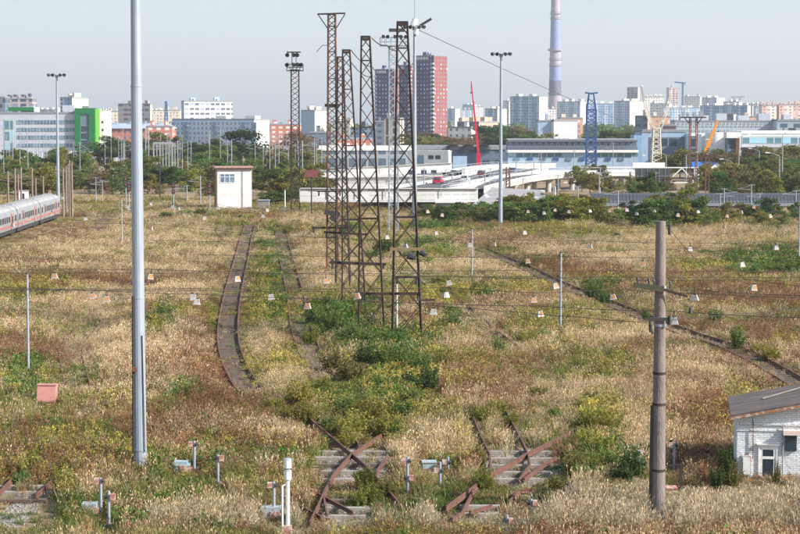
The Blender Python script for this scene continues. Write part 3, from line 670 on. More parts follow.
# ------------------------------------------------------------ brick hut at right
D0 = 88.0
bw = MB(); hx = X(736.5, D0, 484)
hut = thing('brick_hut', 'whitewashed brick hut with sloping tarred roof at the right edge', 'hut', (hx, D0, 0), R(-7.5))
brick, bnt, bb = newmat('whitewashed_brick')
uv = N(bnt, 'ShaderNodeUVMap'); br = N(bnt, 'ShaderNodeTexBrick'); br.inputs['Scale'].default_value = 1; br.inputs['Brick Width'].default_value = .26; br.inputs['Row Height'].default_value = .085; br.inputs['Mortar Size'].default_value = .012
bnt.links.new(uv.outputs[0], br.inputs[0]); br.inputs[1].default_value = (.86, .87, .88, 1); br.inputs[2].default_value = (.76, .78, .80, 1); br.inputs[3].default_value = (.5, .52, .55, 1)
nn = N(bnt, 'ShaderNodeTexNoise'); nn.inputs['Scale'].default_value = 2.2; nn.inputs['Detail'].default_value = 8; nn.inputs['Roughness'].default_value = .7; bnt.links.new(uv.outputs[0], nn.inputs[0])
f = ramp(bnt, nn.outputs[0], [(.6, (0, 0, 0)), (.68, (1, 1, 1))])
colr = mixc(bnt, math_(bnt, 'MULTIPLY', f, .8), br.outputs[0], (.28, .13, .08))
bnt.links.new(colr, bb.inputs['Base Color']); bb.inputs['Roughness'].default_value = .9
hm = math_(bnt, 'ADD', math_(bnt, 'MULTIPLY', br.outputs[1], -1), math_(bnt, 'MULTIPLY', nn.outputs[0], 2.5))
bp = N(bnt, 'ShaderNodeBump'); bp.inputs['Distance'].default_value = .05; bp.inputs['Strength'].default_value = 1; bnt.links.new(hm, bp.inputs['Height']); bnt.links.new(bp.outputs[0], bb.inputs['Normal'])
hW, hD, hL, hR = 8.5, 4.3, 2.9, 4.55
bw.hexa([(0, 0, -.2), (hW, 0, -.2), (hW, hD, -.2), (0, hD, -.2)], [(0, 0, hL), (hW, 0, hR), (hW, hD, hR), (0, hD, hL)]); bw.build('wall', brick, hut)
tar = paint('tarred_roof', (.075, .06, .055), (.22, .17, .14), .85, scale=1.2, stretch=(.4, 3, 1), amt=.6, bump=.2)
m = MB(); s_ = (hR-hL)/hW; o_ = .3
m.hexa([(-o_, -.3, hL-o_*s_+.003), (hW+o_, -.3, hR+o_*s_+.003), (hW+o_, hD+.3, hR+o_*s_+.003), (-o_, hD+.3, hL-o_*s_+.003)], [(-o_, -.3, hL-o_*s_+.14), (hW+o_, -.3, hR+o_*s_+.14), (hW+o_, hD+.3, hR+o_*s_+.3), (-o_, hD+.3, hL-o_*s_+.3)])
rf = m.build('roof', tar, hut)
m = MB(); m.bar((-o_, -.32, hL-o_*s_-.01), (hW, -.32, hR+.02), .04, .11); m.build('eaves_board', paint('rotten_board', (.3, .14, .07), (.55, .5, .45), .9, scale=5, amt=.9), hut)
for x, t_ in ((1.9, .3), (3.6, .6)):
    m = MB(); m.box(x, x+2.6, .8, .95, hL+s_*x+.33, hL+s_*x+.36); 
m = MB(); m.bar((1.2, 2.2, hL+s_*1.2+.27), (3.8, 3.9, hL+s_*3.8+.32), .1, .03); m.build('roof_patch', SLEEPC, rf)
m = MB(); m.box(-.04, hW, -.05, -.002, 2.52, 2.62); m.box(-.04, hW, -.035, -.001, 2.25, 2.3); m.build('cornice', brick, hut)
m = MB(); m.box(.9, .98, -.03, 1.62+.0, 0, 0) if False else None
dr = MB(); dr.box(.93, 1.0, -.05, -.001, 0, 1.63); dr.box(1.72, 1.79, -.05, -.001, 0, 1.63); dr.box(1.0, 1.72, -.05, -.001, 1.56, 1.63); dr.box(1.0, 1.12, -.03, -.002, 0, 1.56); dr.box(1.6, 1.72, -.03, -.002, 0, 1.56); dr.box(1.12, 1.6, -.03, -.002, 1.0, 1.12); dr.box(1.12, 1.6, -.03, -.002, 0, .22); dr.box(1.12, 1.6, -.03, -.002, 1.42, 1.56)
dd = dr.build('door', WHITEP, hut)
m = MB(); m.box(1.12, 1.6, -.012, -.003, 1.12, 1.42); m.box(1.12, 1.6, -.012, -.003, .22, 1.0); m.build('pane', GLASSD, dd)
m = MB(); m.box(.86, 1.86, -.12, -.001, 1.64, 1.7); m.build('lintel', WHITEP, hut)
m = MB(); m.box(.22, .62, -.16, -.001, .25, 1.15); mb_ = m.build('meter_box', paint('meter_box', (.5, .48, .47), (.3, .16, .1), .7, scale=4, amt=.8), hut)
m = MB(); m.box(.27, .57, -.175, -.162, .32, 1.08); m.build('box_door', WHITEP, mb_)
m = MB(); m.tube((.7, -.07, 1.0), (.7, -.07, 2.6), .02, .02, 6); m.tube((.7, -.07, 2.6), (.64, -.3, 2.9), .02, .02, 6); m.tube((.24, -.05, 1.1), (.6, -.05, 1.3), .02, .02, 6); m.build('pipe', RUST, hut)
m = MB(); m.box(2.1, 2.6, -.1, -.001, 1.4, 2.1); m.build('window', GLASSD, hut)
m = MB(); m.box(2.0, 2.75, -.3, -.001, 2.12, 2.32); m.build('awning', paint('faded_awning', (.7, .55, .5), (.6, .4, .35)), hut)
m = MB(); m.tube((2.0, -.08, .0), (2.0, -.08, 2.5), .03, .03, 6); m.build('cable_duct', GALVD, hut)
m = MB(); m.box(-.03, hW, -.1, -.06, -.1, .15); m.build('plinth', paint('brick_plinth', (.38, .18, .13), (.5, .4, .35), .9, scale=5), hut)

# ------------------------------------------------------------ control cabin
Dc = 352.0; x0 = X(217.5, Dc, 210); x1 = X(251.5, Dc, 210)
cab = thing('control_cabin', 'two-storey white control cabin with a wide window at the far field edge', 'cabin', (x0, Dc, 0), R(9))
Hc = Z(168, Dc); Wc = (x1-x0)/math.cos(R(9))
m = MB(); m.box(0, Wc, 0, 4.5, -.2, Hc); m.build('wall', paint('cabin_brick', (.72, .70, .68), (.5, .46, .43), .9, scale=.9, amt=.6), cab)
m = MB(); m.box(-.5, Wc+.3, -.5, 5, Hc+.003, Hc+.25); m.build('roof_slab', paint('cabin_roof', (.36, .2, .16), (.5, .36, .3), .9), cab)
m = MB(); m.box(-.3, Wc+.1, -.25, -.003, Hc-.35, Hc-.004); m.build('fascia', paint('cabin_fascia', (.3, .22, .18), (.2, .13, .1), .8), cab)
z0_, z1_ = Z(182.5, Dc), Z(174, Dc); wf = MB(); xs = [.5, 1.27, 2.04, 2.8]; wf.box(.45, 3.1, -.06, -.002, z0_-.08, z0_+.02); wf.box(.45, 3.1, -.06, -.002, z1_-.02, z1_+.1); wf.box(.45, 3.1, -.062, -.002, (z0_+z1_)/2+.2, (z0_+z1_)/2+.28)
for x in (.45, 1.26, 2.1, 3.0): wf.box(x, x+.1, -.064, -.002, z0_, z1_)
fr = wf.build('window', WHITEP, cab); m = MB(); m.box(.5, 3.05, -.03, -.003, z0_, z1_); m.build('pane', GLASSB, fr)
m = MB(); m.box(-.05, -.003, .4, 4, z0_-.1, z1_+.1); m.build('window', GLASSD, cab)
m = MB(); m.box(-.25, -.02, -.1, 4.4, 0, Hc-.4) ; m.build('side_wall_shade', paint('brown_side_shade', (.16, .1, .07), (.22, .14, .1), .9), cab)  # darkness of the unlit left side put into this brown layer
m = MB(); m.tube((4.4, -.1, 0), (4.4, -.1, Hc), .04, .04, 6); m.build('pipe', RUSTD, cab)
for px in (253, 260, 268):
    pass
o = thing('low_shed', 'low grey shed right of the control cabin', 'shed', (X(258, 350, 205), 350, 0)); m = MB(); m.box(0, 1.9, 0, 2, 0, 1.9); m.build('wall', CONC, o); m = MB(); m.box(-.1, 2, -.1, 2.1, 1.903, 2.05); m.build('roof', GALVD, o)
# dark red slatted board on post
b = Vector((X(311.5, 330, 205), 330, 0)); o = thing('board_sign', 'dark red slatted board on a post left of the lattice towers', 'board', b, 0)
m = MB(); zt_ = Z(177, 330); m.tube((0, 0, 0), (0, 0, zt_), .12, .1, 8); m.build('post', DARK, o); m = MB()
for i in range(4): m.box(-1.1+i*.05, 1.05+i*.05, -.2+.1*i, -.1+.1*i, zt_+.3*i, zt_+.3*i+.27)
m.build('board', paint('maroon_slats', (.22, .06, .06), (.12, .04, .04)), o)

# ------------------------------------------------------------ trains
trg = paint('train_grey', (.27, .275, .29), (.2, .2, .21), .45, metal=.15, scale=.6, stretch=(1, .2, 1))
trr = paint('train_roof', (.32, .32, .33), (.17, .16, .16), .7, scale=1.2, amt=.7)
trred = paint('train_red', (.45, .08, .07), (.5, .12, .1), .5)
def coach(loc, rz, L, label):
    root = thing('train_coach', label, 'train coach', loc, rz, 'coaches of the parked trains')
    m = MB(); prof = [(1.5, 1.0), (1.56, 1.6), (1.56, 2.9), (1.38, 3.55)]
    pr = prof+[(-x, z) for x, z in prof[::-1]]
    for i in range(len(pr)-1): m.face([(pr[i][0], 0, pr[i][1]), (pr[i][0], L, pr[i][1]), (pr[i+1][0], L, pr[i+1][1]), (pr[i+1][0], 0, pr[i+1][1])])
    m.face([(x, 0, z) for x, z in pr][::-1]); m.face([(x, L, z) for x, z in pr]); m.face([(1.5, 0, 1), (-1.5, 0, 1), (-1.5, L, 1), (1.5, L, 1)]); m.build('body', trg, root)
    m = MB(); pr = [(1.385, 3.56), (1.1, 3.9), (.5, 4.08), (-.5, 4.08), (-1.1, 3.9), (-1.385, 3.56)]
    for i in range(5): m.face([(pr[i][0], 0, pr[i][1]), (pr[i][0], L, pr[i][1]), (pr[i+1][0], L, pr[i+1][1]), (pr[i+1][0], 0, pr[i+1][1])])
    m.face([(x, 0, z) for x, z in pr][::-1]); m.face([(x, L, z) for x, z in pr])
    rf = m.build('roof', trr, root); m = MB()
    for y in np.arange(1.5, L-1, 1.9): m.box(-.5, .5, y, y+.9, 4.081, 4.3)
    m.build('roof_equipment', trr, rf)
    for sd in (1, -1):
        for y in (L*.22, L*.78):
            m = MB(); xx = sorted((sd*1.565, sd*1.59)); m.box(xx[0], xx[1], y-.7, y+.7, 1.1, 3.1); d = m.build('door', trg, root)
            xx = sorted((sd*1.591, sd*1.605)); m = MB(); m.box(xx[0], xx[1], y-.5, y-.06, 2.0, 2.85); m.box(xx[0], xx[1], y+.06, y+.5, 2.0, 2.85); m.build('door_pane', GLASSD, d)
            m = MB(); xx = sorted((sd*1.562, sd*1.6)); m.box(xx[0], xx[1], y-.95, y-.72, 1.1, 3.2); m.box(xx[0], xx[1], y+.72, y+.95, 1.1, 3.2); m.build('red_stripe', trred, root)
        for y in np.arange(1.4, L-1.2, 1.75):
            if min(abs(y-L*.22), abs(y-L*.78)) < 1.55: continue
            m = MB(); xx = sorted((sd*1.561, sd*1.575)); m.box(xx[0], xx[1], y-.6, y+.6, 2.05, 2.85); m.build('window', GLASSD, root)
        m = MB(); xx = sorted((sd*1.562, sd*1.572)); m.box(xx[0], xx[1], 0, L, 1.45, 1.62); m.build('red_line', trred, root)
    m = MB(); m.box(-1.35, 1.35, .6, L-.6, .45, .98); m.build('underframe', DARK, root)
    for y in (2.8, L-2.8):
        m = MB(); m.box(-1.3, 1.3, y-1.3, y+1.3, .35, .8); bg_ = m.build('bogie', DARK, root); m = MB()
        for yy in (y-.95, y+.95): m.tube((-.85, yy, .45), (.85, yy, .45), .45, .45, 14)
        m.build('wheels', RUSTD, bg_)
    return root
A = G(-22, 249); Bp = G(61, 219.5); dv = (Bp-A).normalized(); rz = math.atan2(-dv.x, dv.y)
L = 20.5; k0 = None
for i in range(6):
    y = Bp-dv*(L+.7)*(i+1)-Vector((1.6, 0, 0)); nm = ['rearmost coach of the near train, ending beside the floodlight mast', 'second coach from the far end of the near grey train', 'third coach from the far end of the near grey train', 'fourth coach from the far end of the near grey train', 'near train coach cut by the left picture edge', 'x'][i]
    if i == 5: break
    if k0 is None: k0 = coach(y, rz, L, nm)
    else: dup(k0, y, rz, nm)
B2 = P(20, 205, 345); B2.z = 0
for i in range(3):
    y = B2-dv*(L+.7)*(i+1)-Vector((5.5, 0, 0)); dup(k0, y, rz, ['farthest coach of the rear grey train beyond the near one', 'middle coach of the rear grey train beyond the near one', 'nearest coach of the rear grey train at the left edge'][i])
b = Vector((X(24, 345, 200), 345, 0)); o = thing('booth', 'small white booth standing behind the parked trains', 'booth', b, R(12)); m = MB(); m.box(-.8, .8, 0, 1.5, 0, Z(191, 345)); m.build('wall', WHITEP, o); m = MB(); m.box(-.45, .1, -.03, -.003, 1.0, 3.4); m.build('door', GLASSD, o); m = MB(); m.box(-.9, .9, -.1, 1.6, Z(191, 345)+.003, Z(191, 345)+.12); m.build('roof', GALVD, o)
# signals
def signal(px, D, ytop, label):
    b = Vector((X(px, D, 205), D, 0)); H = Z(ytop, D); root = thing('railway_signal', label, 'railway signal', b, 0, 'black-headed railway signals')
    m = MB(); m.tube((0, 0, 0), (0, 0, H-.3), .1, .1, 8); m.build('post', GALVD, root)
    for z in (H-.75, H-1.75):
        m = MB(); m.box(-.28, .28, -.25, -.1, z-.4, z+.4); hd = m.build('signal_head', DARK, root)
        m = MB(); m.tube((0, -.26, z+.05), (0, -.3, z+.05), .14, .14, 10); m.build('lens', trred, hd)
    m = MB(); m.box(-.25, .25, -.2, .2, 0, .6); m.build('base_box', WHITEP, root)
signal(129, 345, 179, 'signal just left of the steel mast'); signal(173.5, 350, 181.5, 'signal between steel mast and control cabin'); signal(209.8, 345, 182, 'signal directly left of the control cabin'); signal(126, 360, 175, 'farther signal left of the steel mast with crossed boards')

# ------------------------------------------------------------ trees
def leaf_blob(n, blobs, size, seed, flat=0):
    r = np.random.RandomState(seed); V = []; Fc = []
    for k in range(n):
        c, rad = blobs[r.randint(len(blobs))]
        d = r.normal(size=3); d /= np.linalg.norm(d); p = np.array(c)+d*np.array(rad)*(r.rand()**.33)*(.78+.35*r.rand())
        a = r.normal(size=3); a /= np.linalg.norm(a); b_ = np.cross(a, r.normal(size=3)); b_ /= np.linalg.norm(b_)
        s = size*(.5+r.rand()); i = len(V)
        V += [tuple(p-a*s*.6-b_*s*.4), tuple(p+a*s*.5-b_*s*.45), tuple(p+a*s*.65+b_*s*.4), tuple(p-a*s*.45+b_*s*.5)]; Fc.append((i, i+1, i+2, i+3))
    return V, Fc
def mesh_from(name, V, Fc, mat):
    me = bpy.data.meshes.new(name); me.from_pydata(V, [], Fc); me.materials.append(mat); return me
LG = leafmat('leaves_green', [(.05, .085, .022), (.10, .155, .04), (.18, .22, .07)])
LO = leafmat('leaves_olive', [(.09, .10, .03), (.18, .18, .055), (.28, .25, .085)])
LY = leafmat('leaves_yellowgreen', [(.09, .11, .02), (.2, .2, .04), (.33, .27, .05)])
LB = leafmat('leaves_brownish', [(.09, .06, .03), (.16, .11, .06), (.22, .16, .09)])
LD = leafmat('leaves_dark', [(.03, .058, .018), (.055, .095, .03), (.10, .14, .048)])
BARK = paint('bark', (.13, .1, .08), (.07, .055, .045), .95, scale=3, stretch=(1, 1, .3))
CROWN = {}
def crown_variants(kind, mat, leaf=.3, n=2600, count=3, birch=False, low=False):
    L_ = []
    for v in range(count):
        r = random.Random(hash(kind) % 1000*0+v*31+len(kind)); bl = []
        for i in range(16):   # unit tree: height 1, radius ~ .42
            z = r.uniform(.3, .9); rr = .36*math.sin(math.pi*min(1, (z-.12)/.92))**.7; a = r.uniform(0, 6.28); q = rr*r.uniform(.3, 1)
            s = r.uniform(.08, .17); bl.append(((math.cos(a)*q, math.sin(a)*q, z), (s, s, s*.85)))
        if low:
            for i in range(9): a = r.uniform(0, 6.28); q = r.uniform(.1, .42); bl.append(((math.cos(a)*q, math.sin(a)*q, r.uniform(.08, .45)), (.15, .15, .16)))
        bl.append(((0, 0, .6), (.2, .2, .28)))
        V, Fc = leaf_blob(n, bl, leaf, v*7+len(kind)); m = MB(); m.tube((0, 0, 0), (0, 0, .55), .022, .012, 7)
        for i in range(7):
            c = bl[i][0]; m.tube((0, 0, r.uniform(.2, .5)), c, .01, .003, 5)
        o = m.build('trunk', BARK); tm = o.data; bpy.data.objects.remove(o)
        L_.append((mesh_from('crown', V, Fc, mat), tm))
    CROWN[kind] = L_
crown_variants('green', LG, .028, 3600); crown_variants('olive', LO, .028); crown_variants('yellow', LY, .03); crown_variants('brown', LB, .02, 1900); crown_variants('darkgreen', LD, .028)
for k_, m_ in (('green', LG), ('olive', LO), ('yellow', LY), ('darkgreen', LD), ('brown', LB)): crown_variants(k_+'_bush', m_, .03, 2600, low=True)
TKIND = {'green': 'leafy green tree', 'olive': 'olive green tree', 'yellow': 'yellow-green tree', 'brown': 'brownish half-bare tree', 'darkgreen': 'dark green tree'}
def tree(px, D, ytop, kind, wide=1.0, name='tree', wh=None, base=None, ybase=None):
    H = Z(ytop, D); x = X(px, D, 120+HC*F/D); root = thing(name, '', 'tree' if name == 'tree' else 'bush', (x, D, -.1), rnd.uniform(0, 6.28), ('trees' if name == 'tree' else 'bushes')+' beyond the yard')
    c, t = rnd.choice(CROWN[kind]); s = H*1.08; wide *= 1.0 if 'bush' in kind else 1.55; inst('crown', c, root, (0, 0, 0), (s*wide, s*wide, s)); inst('trunk', t, root, (0, 0, 0), (s, s, s))
    later(root, base or TKIND[kind], wh or where(px), px); return root
# ( px, D, ytop, kind, wide )
for a in [(237, 640, 132, 'darkgreen', 1.1), (207, 660, 138, 'darkgreen', 1.15), (185, 700, 143, 'green', 1.2), (222, 600, 146, 'green', 1.2), (252, 700, 143, 'green', 1), (272, 620, 152, 'olive', 1.1), (283, 560, 150, 'brown', 1), (300, 640, 130, 'brown', .9), (308, 560, 150, 'olive', 1.1), (290, 700, 135, 'brown', 1.0), (318, 700, 142, 'brown', .9),
          (143, 720, 140, 'darkgreen', 1.2), (163, 700, 132, 'olive', 1.2), (155, 740, 137, 'brown', 1.1), (112, 700, 136, 'green', 1.1), (120, 720, 140, 'green', 1.2), (130, 700, 142, 'olive', 1.1), (50, 760, 150, 'olive', .8), (72, 760, 152, 'olive', .8), (176, 720, 148, 'green', 1.2),
          (150, 470, 168, 'darkgreen', 1.4), (165, 470, 166, 'green', 1.5), (180, 480, 170, 'green', 1.4), (137, 480, 172, 'green', 1.3), (195, 450, 178, 'yellow', 1.3), (205, 440, 182, 'olive', 1.2), (110, 450, 178, 'olive', 1.2), (100, 440, 176, 'olive', 1.3), (90, 450, 178, 'green', 1.2), (78, 470, 172, 'green', 1.3),
          (5, 420, 176, 'olive', 1.4), (18, 430, 174, 'olive', 1.4), (30, 430, 177, 'yellow', 1.3), (42, 420, 178, 'olive', 1.4), (54, 430, 176, 'green', 1.3), (-5, 430, 175, 'olive', 1.4), (65, 460, 170, 'green', 1.2),
          (262, 430, 172, 'olive', 1.1), (272, 420, 168, 'green', 1.3), (283, 400, 178, 'yellow', 1.3), (293, 380, 186, 'green', 1.4), (276, 370, 190, 'green', 1.5), (303, 400, 180, 'olive', 1.2), (312, 420, 172, 'olive', 1.2), (266, 375, 192, 'olive', 1.2), (320, 380, 188, 'olive', 1.2), (335, 370, 196, 'olive', 1.3), (348, 372, 198, 'yellow', 1.2), (330, 460, 178, 'green', 1.1),
          (365, 360, 203, 'green', 1.6), (378, 365, 200, 'olive', 1.4)]: tree(*a)
def bush(px, D, H, kind, wide): 
    return tree(px, D, 120+(HC-H)*F/D, kind+'_bush', wide, 'bush', base=BK[kind])
BK = {'green': 'green bush', 'olive': 'olive bush', 'yellow': 'yellow-green bush', 'darkgreen': 'dark green bush', 'brown': 'brownish bush'}
for i in range(46):   # green belt at the near side of the motorway
    px = 418+i*4.1+rnd.uniform(-3, 3); bush(px, rnd.uniform(305, 328), rnd.uniform(1.9, 3.0)+(1.2 if 500 < px < 600 else 0), rnd.choice(['green', 'darkgreen', 'olive', 'green'] if px < 500 else ['yellow', 'olive', 'yellow', 'green']), rnd.uniform(1.3, 1.9))
for i in range(62):
    px = 592+i*3.5+rnd.uniform(-3, 3)
    if px > 700 and rnd.random() < .4: continue
    if 600 < px < 632 and rnd.random() < .4: continue
    bush(px, rnd.uniform(292, 335), rnd.uniform(2.0, 4.0)+(1.2 if 675 < px < 700 or 650 < px < 662 else -.4), rnd.choice(['green', 'darkgreen', 'olive', 'olive', 'yellow']), rnd.uniform(1.1, 1.7))
for i in range(80):
    px = rnd.uniform(540, 812); D_ = rnd.uniform(390, 560); D_ = D_ if px > 606 else rnd.uniform(350, 385); D_ = rnd.uniform(385, 475) if 600 < px < 705 else D_; bush(px, D_, rnd.uniform(3.5, 6.5) if px > 705 else rnd.uniform(1.8, 3.2) if px > 600 else 2.0, rnd.choice(['green', 'olive', 'olive', 'yellow', 'brown']), rnd.uniform(1.0, 1.5))
for i in range(120):
    px = rnd.uniform(-8, 322); D_ = rnd.uniform(400, 800)**1.0
    if 75 < px < 215 and D_ < 430: D_ += 60
    bush(px, D_, rnd.uniform(2.8, 7.0), rnd.choice(['green', 'olive', 'olive', 'darkgreen', 'green', 'yellow', 'yellow', 'brown']), rnd.uniform(1.1, 1.7))
tree(650, 400, 171, 'green', .7); tree(582, 450, 166, 'olive', .9); tree(598, 470, 164, 'olive', .9); tree(590, 430, 172, 'yellow', .9)
for px, yt, k in [(745, 152, 'darkgreen'), (756, 148, 'brown'), (768, 146, 'olive'), (780, 145, 'brown'), (792, 145, 'olive'), (803, 147, 'olive'), (762, 156, 'green'), (775, 158, 'darkgreen'), (790, 158, 'green'), (722, 152, 'brown'), (712, 150, 'olive'), (730, 156, 'olive'), (700, 152, 'brown'), (680, 150, 'olive'), (672, 156, 'olive')]: tree(px, rnd.uniform(540, 585), yt, k, 1.3)
for i in range(14): tree(712+i*7, rnd.uniform(450, 500), rnd.uniform(170, 182), rnd.choice(['green', 'darkgreen', 'olive']), 1.5)
for px, yt, D, k in [(420, 133, 900, 'brown'), (430, 132, 900, 'brown'), (441, 133, 880, 'darkgreen'), (412, 134, 900, 'olive'), (486, 127, 900, 'darkgreen'), (492, 130, 900, 'green'), (500, 132, 880, 'darkgreen'), (508, 127, 1100, 'brown'), (516, 128, 1000, 'olive'), (525, 128, 1000, 'brown'), (534, 129, 950, 'darkgreen'), (480, 133, 860, 'brown'), (468, 137, 850, 'brown'),
                     (515, 134, 820, 'green'), (505, 133, 800, 'darkgreen'), (530, 134, 820, 'green'), (545, 133, 850, 'olive'), (603, 130, 900, 'darkgreen'), (612, 131, 900, 'green'), (622, 132, 900, 'darkgreen'), (630, 133, 880, 'olive'), (640, 133, 880, 'darkgreen'), (425, 137, 800, 'olive'), (450, 138, 790, 'brown'), (435, 138, 820, 'green')]: tree(px, D, yt, k, 1.5, wh={0: 'under the dark red tower block', 1: 'before the distant white apartment slabs', 2: 'around the blue pylon'}[0 if px < 455 else 1 if px < 560 else 2])
# distant wood that reads as one mass between the far blocks
r_ = np.random.RandomState(5); bl = []
for i in range(420):
    D_ = r_.uniform(1500, 2600); px_ = r_.uniform(-20, 820); x_ = (px_-400)*D_/F; h_ = r_.uniform(8, 15); bl.append(((x_, D_, h_*.45), (h_*.7, h_*.6, h_*.5)))
V, Fc = leaf_blob(42000, bl, 2.2, 9); tag_o = bpy.data.objects.new('distant_wood', mesh_from('distant_wood', V, Fc, LG)); COL.objects.link(tag_o)
tag(tag_o, 'dark belt of distant trees between the far housing blocks', 'trees', kind='stuff')

# ------------------------------------------------------------ buildings
WINM = {}
def win_mesh(w, h):
    k = (round(w, 2), round(h, 2))
    if k not in WINM:
        m = MB(); m.box(-w/2, w/2, -.08, .0, 0, h, 0); m.box(-w/2, -w/2+.12, -.14, -.081, 0, h, 1); m.box(w/2-.12, w/2, -.14, -.081, 0, h, 1); m.box(-.05, .05, -.14, -.081, 0, h, 1); m.box(-w/2-.1, w/2+.1, -.3, .0, -.15, -.01, 1)
        o = m.build('window', [GLASSB, WHITEP]); WINM[k] = o.data; bpy.data.objects.remove(o)
    return WINM[k]
def building(px0, px1, yt, D, front, side=None, sw=0, label='', depth=14, name='apartment_block', cat='building', theta=24, roofs=2, zb=0.0, wins=None, group=None, roofmat=None, parapet=.8, roofbox=None):
    """front spans px0..px1; sw>0: right end wall spans sw pixels more, sw<0: left end wall"""
    th = R(theta) if sw else 0; z1 = Z(yt, D); k = D/F
    W_ = abs(px1-px0)*k/math.cos(th); dep = abs(sw)*k/math.sin(th) if sw else depth
    rz = -th if sw > 0 else th
    root = thing(name, label, cat, (X(px0, D, yt), D, zb), rz, group)
    H = z1-zb; side = side or front
    m = MB(); m.face([(0, 0, 0), (W_, 0, 0), (W_, 0, H), (0, 0, H)], 0); m.face([(W_, 0, 0), (W_, dep, 0), (W_, dep, H), (W_, 0, H)], 1)
    m.face([(W_, dep, 0), (0, dep, 0), (0, dep, H), (W_, dep, H)], 0); m.face([(0, dep, 0), (0, 0, 0), (0, 0, H), (0, dep, H)], 1); m.build('wall', [front, side], root)
    m = MB(); m.box(-.2, W_+.2, -.2, dep+.2, H, H+parapet*.4); m.box(.2, W_-.2, .2, dep-.2, H+parapet*.4+.01, H+parapet)
    rf = m.build('roof', roofmat or ROOFG, root); r = random.Random(int(px0*7+yt*3))
    for i in range(roofs):
        m = MB(); x = W_*(i+.5+r.uniform(-.25, .25))/max(1, roofs); s = min(4.5, W_*.12)+r.uniform(0, 1); m.box(x-s/2, x+s/2, dep*.3, dep*.7, H+parapet+.01, H+parapet+r.uniform(2, 3.2)); m.build('roof_box', roofbox or side, rf)
    if wins:
        nx, nz, ww, wh, zz0, dz, xs0 = wins; wm = win_mesh(ww, wh)
        for a in range(nx):
            for c in range(nz):
                inst('window', wm, root, (xs0+(W_-2*xs0)*(a+.5)/nx, -.003, zz0+c*dz))
    root['_w'] = W_; return root, W_, dep, H
ROOFG = paint('roof_felt', (.22, .23, .25), (.3, .31, .32), .9, scale=.1)
ROOFM = paint('metal_roof', (.32, .38, .45), (.22, .26, .31), .5, scale=.08, stretch=(1, .2, 1))
BLK = lambda i: None
f_blue = facade('facade_blue', (.36, .55, .78), (.06, .12, .2), 3.2, 2.8, .42, .5)
f_blue2 = facade('facade_paleblue', (.42, .55, .70), (.08, .14, .22), 3.0, 2.8, .5, .5, wall2=(.68, .72, .76), colw=12)  # blue tone also carries the shade on far fronts
f_blued = facade('facade_midblue', (.24, .38, .56), (.07, .12, .2), 3.0, 2.9, .5, .5, wall2=(.5, .6, .7), colw=10)  # blue includes the shade of fronts that turn from the sun
f_white = facade('facade_white', (.80, .78, .74), (.18, .2, .24), 3.4, 3.0, .4, .45)
f_cream = facade('facade_cream', (.74, .66, .52), (.2, .2, .22), 3.2, 3.0, .4, .5)
f_cream2 = facade('facade_creamstripe', (.76, .68, .52), (.1, .08, .07), 4.2, 30, .42, .98, joints=False)
f_pink = facade('facade_pinkwhite', (.80, .72, .66), (.3, .22, .22), 4.5, 3.0, .5, .45, wall2=(.72, .48, .40), colw=14)
f_salmon = facade('facade_salmon', (.62, .36, .26), (.25, .25, .28), 3.5, 3.2, .45, .5)
f_brick = facade('facade_redbrick', (.45, .16, .10), (.12, .12, .15), 3.4, 3.4, .4, .5, joints=False)
f_redw = facade('facade_red_white', (.55, .20, .14), (.75, .70, .66), 4.6, 3.0, .5, .45)
f_navy = facade('facade_navy', (.045, .045, .11), (.16, .2, .3), 3.1, 3.05, .42, .42, joints=False, light=.35)
f_red = facade('facade_red', (.25, .078, .07), (.18, .16, .22), 3.4, 3.05, .36, .42, joints=False)
f_strip = facade('facade_band', (.72, .70, .66), (.12, .14, .18), 4.0, 3.6, .8, .48, joints=False)
f_bandb = facade('facade_bandbeige', (.52, .50, .47), (.14, .16, .2), 4.5, 3.5, .86, .5, joints=False)
f_grey = facade('facade_greyblue', (.30, .37, .45), (.07, .1, .14), 6, 3.6, .55, .5)
f_slate = facade('facade_slate', (.13, .17, .24), (.05, .07, .1), 4, 3.5, .6, .4)
f_glass = facade('facade_glass', (.16, .2, .26), (.03, .05, .08), 3, 3.2, .86, .8, joints=False, light=.35)
f_glassg = facade('facade_glassgreen', (.42, .5, .52), (.10, .2, .24), 2.4, 5, .85, .8, joints=False, light=.4)
f_constr = facade('facade_frame', (.42, .34, .32), (.06, .08, .13), 5.5, 3.3, .7, .65, joints=False)
p_green = paint('vivid_green_panel', (.0, .15, .035), (.005, .12, .03), .5, scale=.2)
p_lime = paint('lime_panel', (.25, .6, .08), (.2, .5, .08), .5, scale=.2)
p_white = paint('white_panel', (.76, .76, .74), (.6, .6, .6), .7, scale=.1)
p_gpan = paint('grey_panel', (.46, .49, .55), (.38, .41, .46), .6, scale=.15, amt=.6)
p_pblue = paint('pale_blue_panel', (.30, .41, .54), (.36, .46, .57), .6, scale=.1)
p_orange = paint('orange_panel', (.65, .28, .03), (.5, .2, .03), .5)
p_roofblue = paint('blue_metal_roof', (.02, .12, .42), (.03, .1, .33), .5, scale=.3)
p_asph = paint('asphalt', (.075, .075, .08), (.11, .11, .11), .9, scale=.2)
FAR = 'apartment towers on the horizon'
